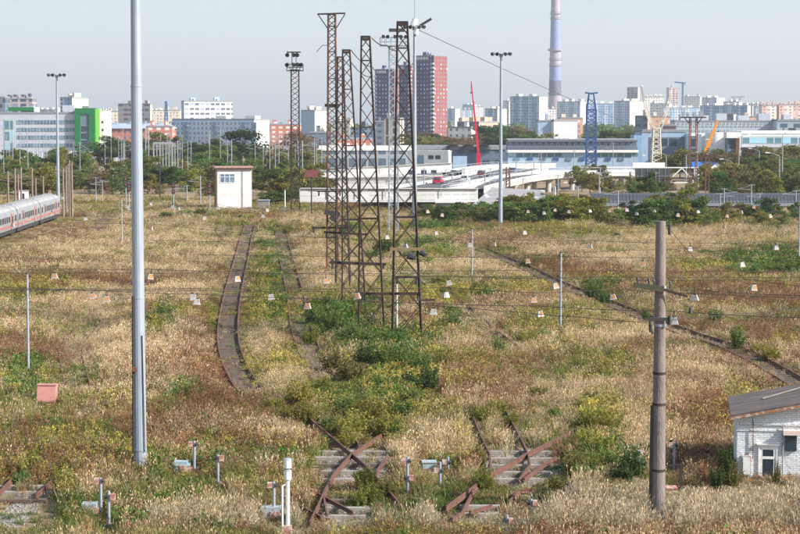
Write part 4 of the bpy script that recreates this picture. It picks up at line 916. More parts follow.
# -- left: green-framed office
r, W_, dp, H = building(-40, 78, 113.6, 900, p_gpan, p_gpan, 0, 'long grey office with ribbon windows and a bright green framed stair tower', 18, 'office_building', roofs=3)  # bluish shade of the front is put into the grey panel colour
k = .45
for yy0, yy1 in ((120, 124), (127.7, 131.5), (135.4, 139.2), (143.4, 147.2), (151.5, 155.3)):
    m = MB(); z0_, z1_ = Z(yy1, 900), Z(yy0, 900); m.box((57)*k, (115)*k, -.12, -.003, z0_, z1_, 0); w_ = m.build('ribbon_window', GLASSB, r)
    m = MB()
    for i in range(19): x = 57*k+i*58*k/18; m.box(x-.07, x+.07, -.2, -.121, z0_, z1_)
    m.build('mullions', p_gpan, w_)
m = MB(); m.box(44*k, 53*k, -.15, -.003, Z(157, 900), Z(118.5, 900)); m.build('stair_glazing', f_glassg, r)
for i in range(5): m = MB(); m.box(0, 34*k, -.12, -.003, Z((124, 131.5, 139.2, 147.2, 155.3)[i], 900), Z((120, 127.7, 135.4, 143.4, 151.5)[i], 900)); m.build('ribbon_window', GLASSB, r)
zt = Z(108, 900); x0 = (75+40)*k; x1 = (95+40)*k; xi0, xi1 = (80.5+40)*k, (89+40)*k
m = MB(); m.box(x0, xi0, -2, 6, 0, zt); m.box(xi1, x1, -2, 6, 0, zt); m.box(xi0, xi1, -2, 6, Z(114, 900), zt); m.build('green_frame', p_green, r)
m = MB(); m.box(xi0, xi1, -1.5, 6, 0, Z(114, 900)-.01); m.build('stair_glazing', f_glass, r)
m = MB(); m.box(x1+.01, x1+1.8, 0, 6, 0, zt-.4); m.build('lime_edge', p_lime, r)
m = MB(); m.box(x1+1.82, x1+4.3, 1, 20, 0, Z(111, 900)); m.build('end_wall', p_white, r)
for i in range(4):
    m = MB(); z = Z(122+7.8*i, 900); m.box(x1+2.6, x1+3.4, .9, .995, z-.5, z+.5); m.build('window', GLASSD, r)
m = MB(); m.box(x0+3, x1-3, 0, 4, zt+.01, zt+.9); m.build('roof_box', ROOFG, r)
m = MB(); m.box(47*k, 73*k, 2, 8, Z(110.8, 900), Z(107, 900)); m.build('green_roof_sign', p_green, r)
m = MB(); m.box(73*k+.01, 76*k, 2, 8, H+.8, Z(107, 900)); m.build('roof_box', p_white, r)
# low grey fence wall and sheds below the office
for px0, px1, D, h in ((0, 44, 780, 3.5), (60, 104, 800, 3.6), (102, 128, 760, 3.2)):
    o = thing('yard_wall', {0: 'long pale yard wall left below the green-framed office', 60: 'pale yard wall right below the green-framed office', 102: 'pale yard wall beside the steel mast'}[px0], 'wall', (X(px0, D), D, 0), 0); m = MB(); m.box(0, (px1-px0)*D/F, 0, .3, 0, h); m.build('panel', p_gpan, o)
    m = MB()
    for i in range(10): x = (px1-px0)*D/F*(i+.5)/10; m.box(x-.15, x+.15, -.1, -.003, 0, h+.2)
    m.build('posts', p_white, o)
building(2, 32, 99, 1300, f_constr, f_constr, 0, 'unfinished brown and blue frame building behind the grey office', 16, 'building_under_construction', roofs=4)
building(-12, 5, 97.5, 1250, f_glass, f_glass, 0, 'dark glass block at the left edge behind the grey office', 16, roofs=1)
building(60, 73, 98, 1500, f_blued, f_cream, 12, 'small blue and cream tower block above the green-framed office', roofs=2)
building(30, 58, 110, 2600, f_blue2, f_white, 6, 'low pale apartment row just above the grey office roof', roofs=5)
building(100, 119, 111.5, 1900, f_cream, f_cream, 0, 'cream low block left of the beige band-window office', roofs=3)
building(118, 152, 104.5, 1500, f_bandb, f_cream, 1.5, 'beige office with dark window bands behind the thick steel mast', roofs=2)
building(153, 180, 110.5, 2000, f_cream, f_cream, 0, 'cream block between the beige office and the white-striped office', roofs=3)
r, W_, dp, H = building(104, 171, 129, 1150, f_brick, f_brick, 0, 'long red brick building with a wide grey-blue metal roof', 26, 'brick_building', roofs=0, parapet=.3)
m = MB(); z1 = Z(123, 1150); m.face([(-1, -1, H+.32), (W_+1, -1, H+.32), (W_-3, 12, z1), (3, 12, z1)]); m.face([(W_+1, -1, H+.32), (W_+1, 27, H+.32), (W_-3, 12, z1)]); m.face([(W_+1, 27, H+.32), (-1, 27, H+.32), (3, 12, z1), (W_-3, 12, z1)]); m.face([(-1, 27, H+.32), (-1, -1, H+.32), (3, 12, z1)])
for i in range(4): x = W_*(.15+.22*i); m.face([(x-3, 0, H+.4), (x+3, 0, H+.4), (x, 5, z1-.4)]); m.box(x-.5, x+.5, 9, 10, z1-2, z1+1.2)
m.build('hip_roof', ROOFM, r)
building(146, 172, 127, 1100, f_redw, f_redw, 0, 'salmon and white low block right of the steel mast', 12, roofs=2)
building(184, 231, 101.5, 1500, f_strip, f_blued, -4, 'white office with rows of dark windows behind the long blue block', theta=20, roofs=2)
# long panel block with real windows; front's blue shade put into wall colour
r, W_, dp, H = building(172, 257, 120, 1200, paint('blue_shade_wall', (.46, .62, .80), (.40, .56, .74), .8, scale=.08), paint('white_end_wall', (.82, .81, .78), (.7, .69, .66), .8, scale=.08), 13, 'long five-storey panel block with a blue-shaded front and blank white end wall', roofs=0, name='panel_block', theta=26)
wm = win_mesh(1.5, 1.5); xs = [i for i in range(20)]
for i in range(20):
    for c in range(5):
        if i % 7 == 3: continue
        inst('window', wm, r, (W_*(i+.5)/20, -.003, 1.8+c*2.85))
lg = paint('loggia_panel', (.20, .28, .38), (.4, .45, .5), .8, scale=.5)
for i in (0.02, 3, 10, 17, 19.6):
    m = MB(); x = W_*(i+.5)/20 if i > 1 else 1.2
    for c in range(5): m.box(x-1.6, x+1.6, -1.2, -.002, .8+c*2.85, 1.9+c*2.85)
    m.box(x-1.3, x+1.3, -.5, -.001, .1, H-1.2) ; m.build('loggia', lg, r)
for a, b_ in ((.5, .63), (.86, .98)):
    m = MB(); m.box(W_*a, W_*b_, 3, 9, H+.81, H+2.6); m.build('roof_box', p_white, r)
building(270, 300, 124.5, 1300, f_redw, f_redw, 0, 'orange-red and white building right of the blue panel block', 14, roofs=2, roofmat=ROOFM)
building(301, 315, 111, 1350, p_pblue, f_cream, 12, 'slate blue and cream block left of the lattice towers', roofs=2)
building(309, 331, 133, 1000, f_slate, f_slate, 0, 'dark slate low building behind the left lattice towers', 12, roofs=1)
building(331, 350, 122, 1350, f_white, f_cream, 4, 'white and cream block seen through the left lattice towers', roofs=2)
building(336, 372, 139, 1150, f_redw, f_redw, 0, 'low red and white building seen through the lattice towers', 12, roofs=2, roofmat=ROOFM)
building(350, 374, 128, 1200, f_blued, f_slate, 6, 'blue-grey block seen through the central lattice tower', roofs=1)
building(376, 384, 122, 1120, f_slate, f_slate, 0, 'narrow dark slab left of the cream striped slab', 12, roofs=1)
building(384, 400, 119, 1100, f_cream2, f_cream2, 4, 'cream slab with brown vertical stripes behind the right lattice tower', roofs=2)
# navy/red tower
def bigtower(px0, px1, yt, sw, label, sign, balc):
    r, W_, dp, H = building(px0, px1, yt, 1500, f_navy, f_red, sw, label, 22, 'tower_block', theta=40, roofs=1, roofbox=f_navy)
    bm = paint('balcony', (.52, .6, .68), (.3, .4, .5), .6, scale=.4)
    mm_ = MB(); mm_.box(-1.3, 1.3, -1.0, -.002, 0, 1.3); b0_ = mm_.build('balcony', bm); me_ = b0_.data; bpy.data.objects.remove(b0_)
    for x in balc:
        for c in range(int(H/3.05)-1): inst('balcony', me_, r, (x*W_, 0, 2.2+c*3.05))
    m = MB(); x = W_*sign[0]; rr = random.Random(3)
    while x < W_*sign[1]: m.box(x, x+.9, -.35, -.2, H-2.2, H-.7); m.box(x+.3, x+.6, -.35, -.2, H-2.6, H-.3); x += 1.5
    m.build('sign', paint('sign_white', (.85, .85, .85), (.8, .7, .7), .4), r); return r
bigtower(375, 394, 70, 5, 'lower navy wing of the red and navy tower group, half behind the lattice towers', (.05, .6), (.04,))
bigtower(397, 411, 66, 3, 'middle navy wing of the red and navy tower group behind the nearest lattice tower', (.3, .5), (.95,))
bigtower(413, 433.5, 56.5, 13.5, 'tallest navy tower block with a pink-red right flank', (.1, .7), (.04, .95))
building(448, 471, 128, 1000, f_white, f_white, 5, 'white four-storey building with balconies left of the red crane', roofs=2, theta=30)
building(452, 478, 122.5, 1250, f_slate, f_salmon, 20, 'brown-roofed salmon building behind the white balcony house', theta=40, roofs=3, roofmat=ROOFG)
building(446, 455, 109, 2800, f_blued, f_white, 5, 'distant blue slab directly right of the tall red tower', theta=35, roofs=1, group=FAR)
building(462, 472, 110, 2900, f_blue2, f_white, 0, 'distant white slab left of the red crane boom', 16, roofs=2, group=FAR)
building(473, 483, 107, 2900, f_white, f_white, 0, 'distant white slab right of the red crane boom', 16, roofs=2, group=FAR)
building(485, 497, 109, 2400, f_blued, f_cream, 10, 'blue tower with cream flank left of the grey floodlight mast', roofs=2, theta=35, group=FAR)
building(503, 509, 101, 3000, f_blue2, f_white, 2, 'thin distant slab just right of the grey floodlight mast', roofs=1, group=FAR)
building(510, 538, 97, 2000, f_blued, f_white, 9.5, 'large blue slab with a blank white flank left of the chimney', roofs=2, theta=30, group=FAR)
building(546, 556, 109, 2400, f_white, f_white, 0, 'small white block at the foot of the chimney', 14, roofs=2, group=FAR)
building(557, 579, 102, 2500, f_blue2, f_white, 8, 'pale blue stepped slab right of the chimney', roofs=3, theta=32, group=FAR)
building(587, 626, 104, 2300, f_blued, f_white, 0, 'wide blue slab row behind the blue pylon', 16, roofs=6, group=FAR)
building(614, 628, 101.5, 2200, f_blue2, f_white, 17, 'tall pale slab with white flank right of the blue pylon', roofs=2, theta=48, group=FAR)
building(627, 637.5, 87.5, 3000, f_constr, f_white, 2, 'high unfinished tower left of the raised pylon horns', roofs=0, group=FAR)
building(669, 680, 88, 3000, f_constr, f_blued, -2, 'high unfinished tower right of the raised pylon horns', roofs=0, group=FAR)
building(645, 664, 97, 2600, f_white, f_white, 0, 'white stepped block between the pylon horns', 16, roofs=4, group=FAR)
building(650, 668, 104, 2300, f_white, f_cream, 4, 'white block seen through the pylon horns', roofs=2, group=FAR)
building(684, 699, 97, 2700, f_white, f_white, 2, 'white block right of the distant blue tower crane', roofs=2, group=FAR)
building(664, 705, 108, 2200, f_blue2, f_white, 0, 'wide blue-white row above the grey panel building', 16, roofs=5, group=FAR)
building(700, 744, 106, 2100, f_blued, f_white, 5, 'wide blue row behind the right grey panel building', roofs=5, group=FAR)
building(702, 715, 98, 3000, f_blue2, f_white, 10, 'pale tower group under the far tower crane', roofs=2, theta=40, group=FAR)
building(723, 737, 102, 2900, f_white, f_white, 5, 'white block under the far crane jib', roofs=2, theta=40, group=FAR)
building(744, 752, 106, 2400, f_cream, f_cream, 2, 'cream slab left of the pinkish white rows', roofs=1, group=FAR)
building(756, 762, 107, 2100, f_blued, f_white, 0, 'thin blue slab left of the pinkish white rows', 16, roofs=1, group=FAR)
building(762, 777, 105.5, 2000, f_pink, f_pink, 0, 'pinkish white apartment row, left one at the right edge', 18, roofs=3, group=FAR)
building(779, 812, 105, 2000, f_pink, f_pink, 0, 'pinkish white apartment row cut by the right edge', 18, roofs=4, group=FAR)
building(733, 762, 117, 1400, f_salmon, f_salmon, 0, 'low salmon building above the grey panel building', 12, roofs=1)
building(725, 733, 115, 1350, f_slate, f_white, 5, 'small dark and white block left of the low salmon building', roofs=0)
building(560, 583, 118.5, 1300, f_salmon, f_cream, 0, 'low salmon and cream building behind the white five-storey office', 12, roofs=2)
building(538, 554, 121.5, 900, p_pblue, p_pblue, 0, 'blue shaded wing of the white office below the chimney', 16, roofs=1)  # shaded side of the office, its shade painted as blue wall colour
r, W_, dp, H = building(554, 578, 121.3, 898, paint('white_office_wall', (.82, .80, .74), (.7, .68, .62), .8, scale=.1), None, -3, 'white office with a grid of small dark windows below the chimney', 16, 'office_building', roofs=0, wins=(9, 4, .62, .8, 3.2, 2.9, .6))
building(635, 647, 116.5, 1100, f_slate, f_salmon, 3, 'dark blue cube behind the cream pylon', roofs=1)
building(648, 670, 117, 1150, f_salmon, f_cream, 0, 'salmon building seen through the cream pylon', 12, roofs=2)
building(663, 676, 126, 850, paint('maroon_panel', (.12, .04, .06), (.06, .05, .09), .6, scale=.2), f_slate, 0, 'maroon cube above the blue-framed glass building', 10, roofs=0)
r, W_, dp, H = building(675, 777, 121.5, 900, paint('panel_greyblue_shade', (.34, .42, .50), (.42, .48, .52), .8, scale=.12, amt=.7), p_gpan, 0, 'long grey-blue panel building with two rows of square windows', 16, 'panel_building', roofs=5, wins=(24, 4, 1.15, 1.5, 3.6, 3.25, .8), parapet=.6)  # front's shade is mixed into the dark grey-blue wall colour
building(777, 830, 121, 890, f_grey, p_gpan, 0, 'grey panel building cut by the right edge with a black rooftop sign', 16, roofs=2)
m = MB(); o = thing('shop_sign', 'black framed sign shape on the pale wall near the right edge', 'sign', (X(788, 860), 860, 0)); m.box(0, 3.2, 0, .3, Z(133, 860), Z(128, 860)); m.box(-2.4, -1.9, .0, .3, 0, Z(128, 860)); m.build('panel', DARK, o)
# blue-framed glass building
r, W_, dp, H = building(642, 690, 132, 650, p_pblue, p_pblue, 0, 'glass building with a broad pale blue frame behind the billboard', 20, 'office_building', roofs=0)
m = MB(); m.box(W_*.16, W_*.88, -.2, -.003, 1, H-1.6); m.build('glazing', f_glass, r)
m = MB(); m.box(-2.6, -.01, -.1, 10, 0, H-1); m.build('side_wing', paint('mid_blue_panel', (.2, .36, .55), (.24, .38, .56), .6, scale=.2), r)
# shopping centre
building(690, 710, 136, 640, f_glass, p_white, 0, 'dark glazed wing left of the round white block', 14, 'shopping_centre', roofs=0, roofmat=p_white)
o = thing('shopping_centre', 'pale round-cornered block of the shopping centre by the orange crane', 'building', (X(720, 612), 620, 0)); m = MB(); zt = Z(132.5, 610); m.tube((0, 0, 0), (0, 0, zt), 3.4, 3.4, 28); m.build('round_wall', p_white, o); m = MB(); m.box(-4, 4, 3.5, 14, 0, zt-.5); m.build('rear_wall', p_white, o)
r, W_, dp, H = building(741, 830, 133.5, 600, p_white, p_white, 0, 'long white shopping centre with green glass band at right', 24, 'shopping_centre', roofs=0, roofmat=p_white)
m = MB(); m.box(0.3, W_, -.25, -.003, Z(143, 600), Z(136, 600)); m.build('glazing', f_glassg, r)
m = MB(); m.box(.3, W_*.35, -.25, -.003, 0, Z(147.5, 600)); m.build('glazing', f_glass, r)
m = MB(); m.box(-.2, W_, -2.5, -.26, Z(147, 600), Z(144, 600)); m.build('canopy', p_gpan, r)
o = thing('entrance_portal', 'white portal with orange column and dark glazing in front of the shopping centre', 'building', (X(726.5, 590), 590, 0)); kk = 590/F; zt = Z(132.2, 590)
m = MB(); m.box(0, 14.2*kk, 0, 6, Z(138, 590), zt); m.box(13.3*kk, 14.2*kk, 0, 6, 0, Z(138, 590)-.01); m.build('frame', p_white, o)
m = MB(); m.box(10*kk, 11.8*kk, .5, 1.5, 0, Z(138, 590)-.02); m.build('orange_column', p_orange, o); m = MB(); m.box(.5, 9.6*kk, 1, 6, 0, Z(138, 590)-.02); m.build('glazing', f_glass, o)
# small gabled house, blue roof
o = thing('gabled_house', 'small white gabled house with long bright blue roof', 'house', (X(711, 520), 520, 0)); kk = 520/F; ze = Z(167.5, 520); za = Z(162.3, 520)
m = MB(); w2 = 13*kk; m.box(0, w2, 0, .3, 0, ze); m.face([(0, 0, ze), (w2, 0, ze), (w2/2, 0, za)]); m.build('wall', p_white, o); m = MB(); m.box(-15*kk, -.01, 3, 3.2, 0, ze); m.build('side_wall', p_white, o)
m = MB(); m.face([(-.3, -.3, ze-.1), (w2/2, -.3, za+.05), (w2/2-15*kk, 14, za+.05), (-15*kk, 14, ze-.1)]); m.face([(w2/2, -.3, za+.05), (w2+.3, -.3, ze-.1), (w2+.3-15*kk, 14, ze-.1), (w2/2-15*kk, 14, za+.05)]); m.face([(-16*kk, 2.9, ze-.2), (0, 2.9, ze-.2), (-2, 6, za), (-16*kk, 6, za)]); m.build('roof', p_roofblue, o)
o = thing('canopy', 'thin bright blue canopy right of the gabled house', 'canopy', (X(721, 540), 540, 0)); m = MB(); kk = 540/F; m.hexa([(0, 0, Z(174, 540)), (23*kk, 0, Z(171.8, 540)), (23*kk, 3, Z(171.8, 540)), (0, 3, Z(174, 540))], [(0, 0, Z(172.6, 540)), (23*kk, 0, Z(170.4, 540)), (23*kk, 3, Z(170.4, 540)), (0, 3, Z(172.6, 540))]); m.build('roof', p_roofblue, o); m = MB(); [m.box(x, x+.12, .1, .2, 0, Z(172.6, 540)-.4) for x in (.5, 2.5, 5)]; m.build('posts', GALVD, o)
# chimney
rf_ = random.Random(21)
for i in range(72):
    px = rf_.choice([rf_.uniform(447, 800), rf_.uniform(560, 800), rf_.uniform(36, 62), rf_.uniform(100, 182)]); D_ = rf_.uniform(3000, 4200)
    yt_ = rf_.uniform(103, 113) if px > 440 else rf_.uniform(110, 115); w_ = rf_.uniform(5, 14); sl_ = rf_.random() < .6
    r_b = building(px, px+w_, yt_, D_, rf_.choice([f_blue2, f_blued, f_white, f_blue2]), rf_.choice([f_white, f_white, f_cream]), rf_.uniform(2, 6) if sl_ else 0, '', 18, theta=35, roofs=2, group=FAR)[0]
    later(r_b, 'hazy apartment slab', 'far on the skyline' if 447 < px < 550 else 'on the skyline around the blue pylon' if px < 640 and px > 400 else 'on the skyline beyond the billboard' if px < 720 and px > 400 else 'on the skyline at far right' if px > 400 else 'on the skyline at left', px)
o = thing('chimney', 'very tall power station chimney with a ring platform, running out of the picture', 'chimney', (X(555, 3000, 110), 3000, 0)); 
chm = paint('chimney_concrete', (.36, .32, .36), (.30, .28, .34), .9, scale=.02); chb = paint('chimney_blue_band', (.20, .25, .48), (.26, .25, .44), .8, scale=.02)
z = Z(97, 3000)
zr = Z(50, 3000)
zs = [0, 75, z+2, Z(66, 3000), zr, Z(20, 3000), Z(14, 3000), 260]; rad = lambda z: 10.5-5.2*z/260
for i, (a, b_) in enumerate(zip(zs[:-1], zs[1:])):
    m = MB(); m.tube((0, 0, a), (0, 0, b_), rad(a), rad(b_), 32, caps=i == 6); m.build('shaft', chb if i in (2, 4) else chm, o)
for zz, e_ in ((Z(94, 3000), 1.2), (Z(66, 3000), 1.0), (Z(60, 3000), 1.0), (zr-1, 3.2), (Z(19, 3000), .9), (Z(14, 3000), 1.4)):
    m = MB(); m.tube((0, 0, zz), (0, 0, zz+(2.2 if e_ > 3 else .7)), rad(zz)+e_, rad(zz)+e_, 32); m.tube((0, 0, zz+3.0), (0, 0, zz+3.3), rad(zz)+e_, rad(zz)+e_, 32, caps=False)
    for q in range(12): a_ = q*math.pi/6; xx, yy_ = math.cos(a_)*(rad(zz)+e_), math.sin(a_)*(rad(zz)+e_); m.bar((xx, yy_, zz), (xx, yy_, zz+3.2), .25)
    m.build('ring_platform', chm if e_ > 3 else ROOFG, o)
# cranes
def boom(pxa, ya, pxb, yb, D, mat, label, w0=1.3):
    a = P(pxa, ya, D); b_ = P(pxb, yb, D); base = Vector((a.x, D, 0)); o = thing('mobile_crane', label, 'crane', base, 0); a = a-base; b_ = b_-base
    for i, (t0, t1) in enumerate(((0, .4), (.4, .72), (.72, 1))):
        m = MB(); m.bar(a.lerp(b_, t0), a.lerp(b_, t1), w0*(1-.25*i)); m.build('boom_section', mat, o)
    m = MB(); m.box(-2.5, .2, -1.3, 1.3, .9, 3.0); m.bar((0, 0, 2), (a.x, 0, a.z), 1.0); m.build('cab', mat, o); m = MB(); [m.tube((x, -1.4, .5), (x, 1.4, .5), .5, .5, 12) for x in (-2.5, -1, 1, 2.5)]; m.build('wheels', DARK, o); m = MB(); m.box(-3.5, 3.5, -1.2, 1.2, .51, .89); m.build('chassis', DARK, o)
    m = MB(); m.tube(b_, b_+Vector((0, -.1, -3)), .04, .04, 4); m.box(b_.x-.2, b_.x+.2, b_.y-.3, b_.y+.1, b_.z-3.4, b_.z-3); m.build('hook', DARK, o)
boom(478.5, 153, 471, 81, 560, paint('crane_red', (.55, .01, .04), (.45, .02, .04), .4), 'mobile crane with a long crimson boom standing among the motorway works', .62)
boom(704, 155, 718, 120, 560, paint('crane_orange', (.80, .28, .01), (.7, .25, .01), .4), 'mobile crane with orange boom in front of the shopping centre', 1.0)
for px, yt, D, j0, j1, label in ((682, 82, 2800, -8, 3, 'distant blue tower crane right of the raised pylon horns'), (733, 97, 2900, -3, 11, 'distant dark tower crane with level jib over the white blocks')):
    z = Z(yt, D); o = thing('tower_crane', label, 'tower crane', (X(px, D), D, 0)); kk = D/F; m = MB(); m.bar((0, 0, 0), (0, 0, z), 2.2); m.build('mast', BLUEM if px < 700 else ROOFG, o); m = MB(); m.bar((j0*kk, 0, z), (j1*kk, 0, z-(1.5 if px < 700 else -.5)), 1.5, 2); m.build('jib', BLUEM if px < 700 else ROOFG, o); m = MB(); m.box(j1*kk*.6-2, j1*kk*.6+1, -1, 1, z-4, z-1.2); m.build('counterweight', ROOFG, o)
o = thing('tower_crane', 'blue lattice tower between the cream blocks left of the long blue block', 'tower crane', (X(166.5, 1300), 1300, 0)); z = Z(101.5, 1300); lattice(o, z, 3.2, 1.0, 14, .4, .22, BLUEM)
# truss station hall
D = 620; k = D/F; o = thing('station_hall', 'long blue station hall under dark steel roof trusses', 'station', (X(508, D), D, 0)); W_ = 130*k
m = MB(); m.box(0, W_, 0, 14, 0, Z(157, D)); m.build('lower_wall', p_pblue, o)
m = MB(); m.box(0, W_, .3, 14, Z(157, D)+.01, Z(152.5, D)); m.build('glazing', f_glassg, o)
m = MB(); m.box(0, W_, -1, 15, Z(152.4, D), Z(150, D)); m.build('roof', p_white, o); 
m = MB(); z0_, z1_ = Z(149.8, D), Z(141, D); n = 22
for yy in (2, 12):
    m.bar((0, yy, z0_), (W_, yy, z0_), .35); m.bar((0, yy, z1_), (W_, yy, z1_), .5)
    for i in range(n): m.bar((W_*i/n, yy, z0_), (W_*(i+.5)/n, yy, z1_), .2); m.bar((W_*(i+.5)/n, yy, z1_), (W_*(i+1)/n, yy, z0_), .2)
m.build('roof_truss', paint('truss_steel', (.09, .1, .12), (.14, .15, .17), .6), o)
m = MB(); m.box(0, W_, 3, 12, z1_+.3, z1_+.7); m.build('top_deck', paint('deck_grey', (.3, .32, .35), (.2, .22, .24)), o)
m = MB(); m.box(0, W_, 4, 11, z0_+.2, z1_-.2); m.build('louvre_wall', f_slate, o)
for i in range(9):
    m = MB(); m.box(W_*(.05+.1*i), W_*(.05+.1*i)+1.6, -.3, -.003, Z(160.5, D), Z(157.6, D)); m.build('window', BLUEM if i % 2 else GLASSB, o)
D = 640; k = D/F; o = thing('low_hall', 'long low dark-roofed hall left of the station, behind the red crane', 'hall', (X(392, D), D, 0)); m = MB(); m.box(0, 118*k, 0, 12, 0, Z(149.5, D)); m.build('wall', f_slate, o); m = MB(); m.box(-.3, 118*k, -.3, 12.3, Z(149.5, D)+.01, Z(145.5, D)); m.build('roof', ROOFG, o)
m = MB()
for i in range(3):
    for t in range(10):
        a = math.pi*t/10; b_ = math.pi*(t+1)/10; c = (62+15*i)*k
        m.box(c-2.2*math.cos(a)-.3, c-2.2*math.cos(b_)+.1, -3, -.4, Z(151, D)+2.0*math.sin(a)-.3, Z(151, D)+2.0*math.sin(b_)+.3)
m.build('arched_canopy', DARK, o)
CONCP2 = paint('parapet_grey', (.42, .43, .44), (.3, .31, .32), .8, scale=.3)
# -- motorway works: white structures, ramp, wall
def slab(name, pts, mat, label=None, cat=None, kind=None, thick=.0, group=None):
    m = MB(); ps = [Vector(p) for p in pts]
    if thick: m.hexa([(p.x, p.y, p.z-thick) for p in ps], [tuple(p) for p in ps])
    else: m.face([tuple(p) for p in ps])
    o = m.build(name, mat); return tag(o, label, cat, group, kind)
g1 = paint('pale_dirt', (.52, .49, .45), (.33, .3, .27), .95, scale=.06, amt=.8); 
slab('construction_ground', [(X(300, 352), 352, .06), (X(500, 352), 352, .06), (X(530, 640), 640, .06), (X(300, 640), 640, .06)], g1, kind='structure')
building(318, 411, 150.5, 610, facade('facade_hall', (.30, .33, .36), (.08, .11, .14), 3, 4, .8, .7, joints=False), CONCL, 0, 'long glass-fronted hall behind the feet of the lattice towers', 12, 'hall', roofs=0, roofmat=CONCW, parapet=1.4)
r, W_, dp, H = building(408, 448, 151, 585, CONCW, CONCW, 3, 'angular white concrete portal building left of the red crane', 14, 'portal_building', roofs=0, parapet=.3, roofmat=CONCW)
m = MB(); m.hexa([(1.2, -.2, 0.5), (5, -.2, .5), (5, -.003, .5), (1.2, -.003, .5)], [(3.2, -.2, H-1.2), (5, -.2, H-1.2), (5, -.003, H-1.2), (3.2, -.003, H-1.2)]); m.build('window', GLASSB, r)
for x in (6.5, 8.7): m = MB(); m.box(x, x+1.6, -.15, -.003, H-2.3, H-1.2); m.build('window', GLASSD, r)
o = thing('panel_fence', 'pale blue panel enclosure left of the crimson crane boom', 'fence', (X(453, 545), 545, 0)); m = MB(); m.box(0, 14*545/F, 0, .3, 0, Z(156, 545)); m.build('panel', p_pblue, o)
# sloping white retaining walls
def wallq(px0, y0, px1, y1, D0_, D1_, h0, h1, mat, label, name='retaining_wall', cat='wall'):
    a = Vector((X(px0, D0_, y0), D0_, 0)); b_ = Vector((X(px1, D1_, y1), D1_, 0)); d = b_-a; n = Vector((-d.y, d.x, 0)).normalized()*.6
    o = thing(name, label, cat, a); m = MB(); zA = Z(y0, D0_); zB = Z(y1, D1_)
    q = [Vector((0, 0, 0)), d, d+n, n]; m.hexa([(v.x, v.y, max(0, (zA-h0) if i in (0, 3) else (zB-h1))) for i, v in enumerate(q)], [(v.x, v.y, zA if i in (0, 3) else zB) for i, v in enumerate(q)]); m.build('panel', mat, o)
    m = MB(); m.bar((0, 0, zA+.05), (d.x, d.y, zB+.05), .9, .12); 
    L_ = d.length
    for i in range(int(L_/5)): p = d*(i*5/L_); zz = zA+(zB-zA)*i*5/L_; m.box(p.x-.07, p.x+.07, p.y-.42, p.y-.3, zz-1.5, zz)
    m.build('coping', CONCL, o); return o
grid = facade('barrier_panels', (.50, .50, .49), (.36, .37, .38), 1.5, .9, .82, .3, joints=True, ph=0)
wallq(300, 188.5, 478, 188.8, 338, 347, 2.3, 2.3, grid, 'long white noise barrier behind the lattice towers and bushes', 'noise_barrier', 'noise barrier')
o = thing('underpass', 'dark underpass opening below the white noise barrier', 'underpass', (X(437, 344), 344, 0)); m = MB(); m.box(0, 30*.172, 0, 3, 0, Z(203, 344)); m.build('opening', paint('opening_shade', (.14, .15, .17), (.08, .08, .09)), o); m = MB(); m.box(-.3, 31*.172, -.2, 3.2, Z(203, 344)+.01, Z(201.5, 344)); m.build('lintel', CONCW, o)  # solid dark block stands in for the shade inside the underpass
wallq(330, 178, 455, 176, 500, 500, 2.6, 2.6, CONCL, 'pale concrete wall across the motorway works')
wallq(345, 168, 452, 163, 540, 545, 2.4, 2.4, CONCW, 'white upper wall of the motorway works')
for px, D_ in ((408, 500), (421, 500), (431, 500), (451, 500)):
    o = thing('site_hut', '', 'hut', (X(px, 497), 497, 0)); m = MB(); m.box(0, 1.4, 0, .8, Z(174, 497), Z(170, 497)); m.build('body', GLASSD, o); m = MB(); m.box(.6, .8, .3, .5, 0, Z(174, 497)-.01); m.build('post', GALVD, o); later(o, 'dark square traffic box', 'in the motorway works', px)
# ramp curving up to viaduct
cl = [(415, 186, 425), (440, 180, 455), (470, 174, 490), (500, 168.5, 530), (520, 164, 570)]
def road(cl, wdt, name, label, th=1.0, mat=None, barrier=True, pier=None):
    o = thing(name, label, 'viaduct', (0, 0, 0)); pts = spline([P(*c) for c in cl], 6); m = MB(); mb2 = MB(); off = []
    for i, p in enumerate(pts):
        d = (pts[min(i+1, len(pts)-1)]-pts[max(i-1, 0)]); d.z = 0; d.normalize(); a = Vector((d.y, -d.x, 0))*wdt/2; off.append((p-a, p+a))
    for (A, B_), (C, D_) in zip(off[:-1], off[1:]):
        dn = Vector((0, 0, -th)); m.face([A, B_, D_, C]); m.face([A+dn, C+dn, D_+dn, B_+dn], 1); m.face([A+dn, A, C, C+dn], 1); m.face([B_, B_+dn, D_+dn, D_], 1)
        for q, q2 in ((A, C), (B_, D_)):
            mb2.bar(q+Vector((0, 0, .3)), q2+Vector((0, 0, .3)), .2, .6)
            mb2.bar(q+Vector((0, 0, 1.25)), q2+Vector((0, 0, 1.25)), .06, .06); mb2.bar(q+Vector((0, 0, .6)), q+Vector((0, 0, 1.3)), .08)
    m.build('deck', [p_asph, CONCL], o); mb2.build('parapet', CONCP2, o)
    if pier:
        for i in range(2, len(pts)-1, pier):
            p = pts[i]; m = MB(); m.tube((p.x-1.6, p.y, 0), (p.x-1.6, p.y, p.z-th), .6, .6, 10); m.tube((p.x+1.6, p.y, 0), (p.x+1.6, p.y, p.z-th), .6, .6, 10); m.bar((p.x-2.6, p.y, p.z-th-.35), (p.x+2.6, p.y, p.z-th-.35), 1, .7); m.build('pier', CONCL, o)
    return pts
rp = road([(408, 192, 352), (440, 186.5, 385), (470, 181, 430), (500, 174.5, 480), (526, 168.5, 540)], 12, 'ramp', 'motorway ramp with cars climbing to the right', .8)
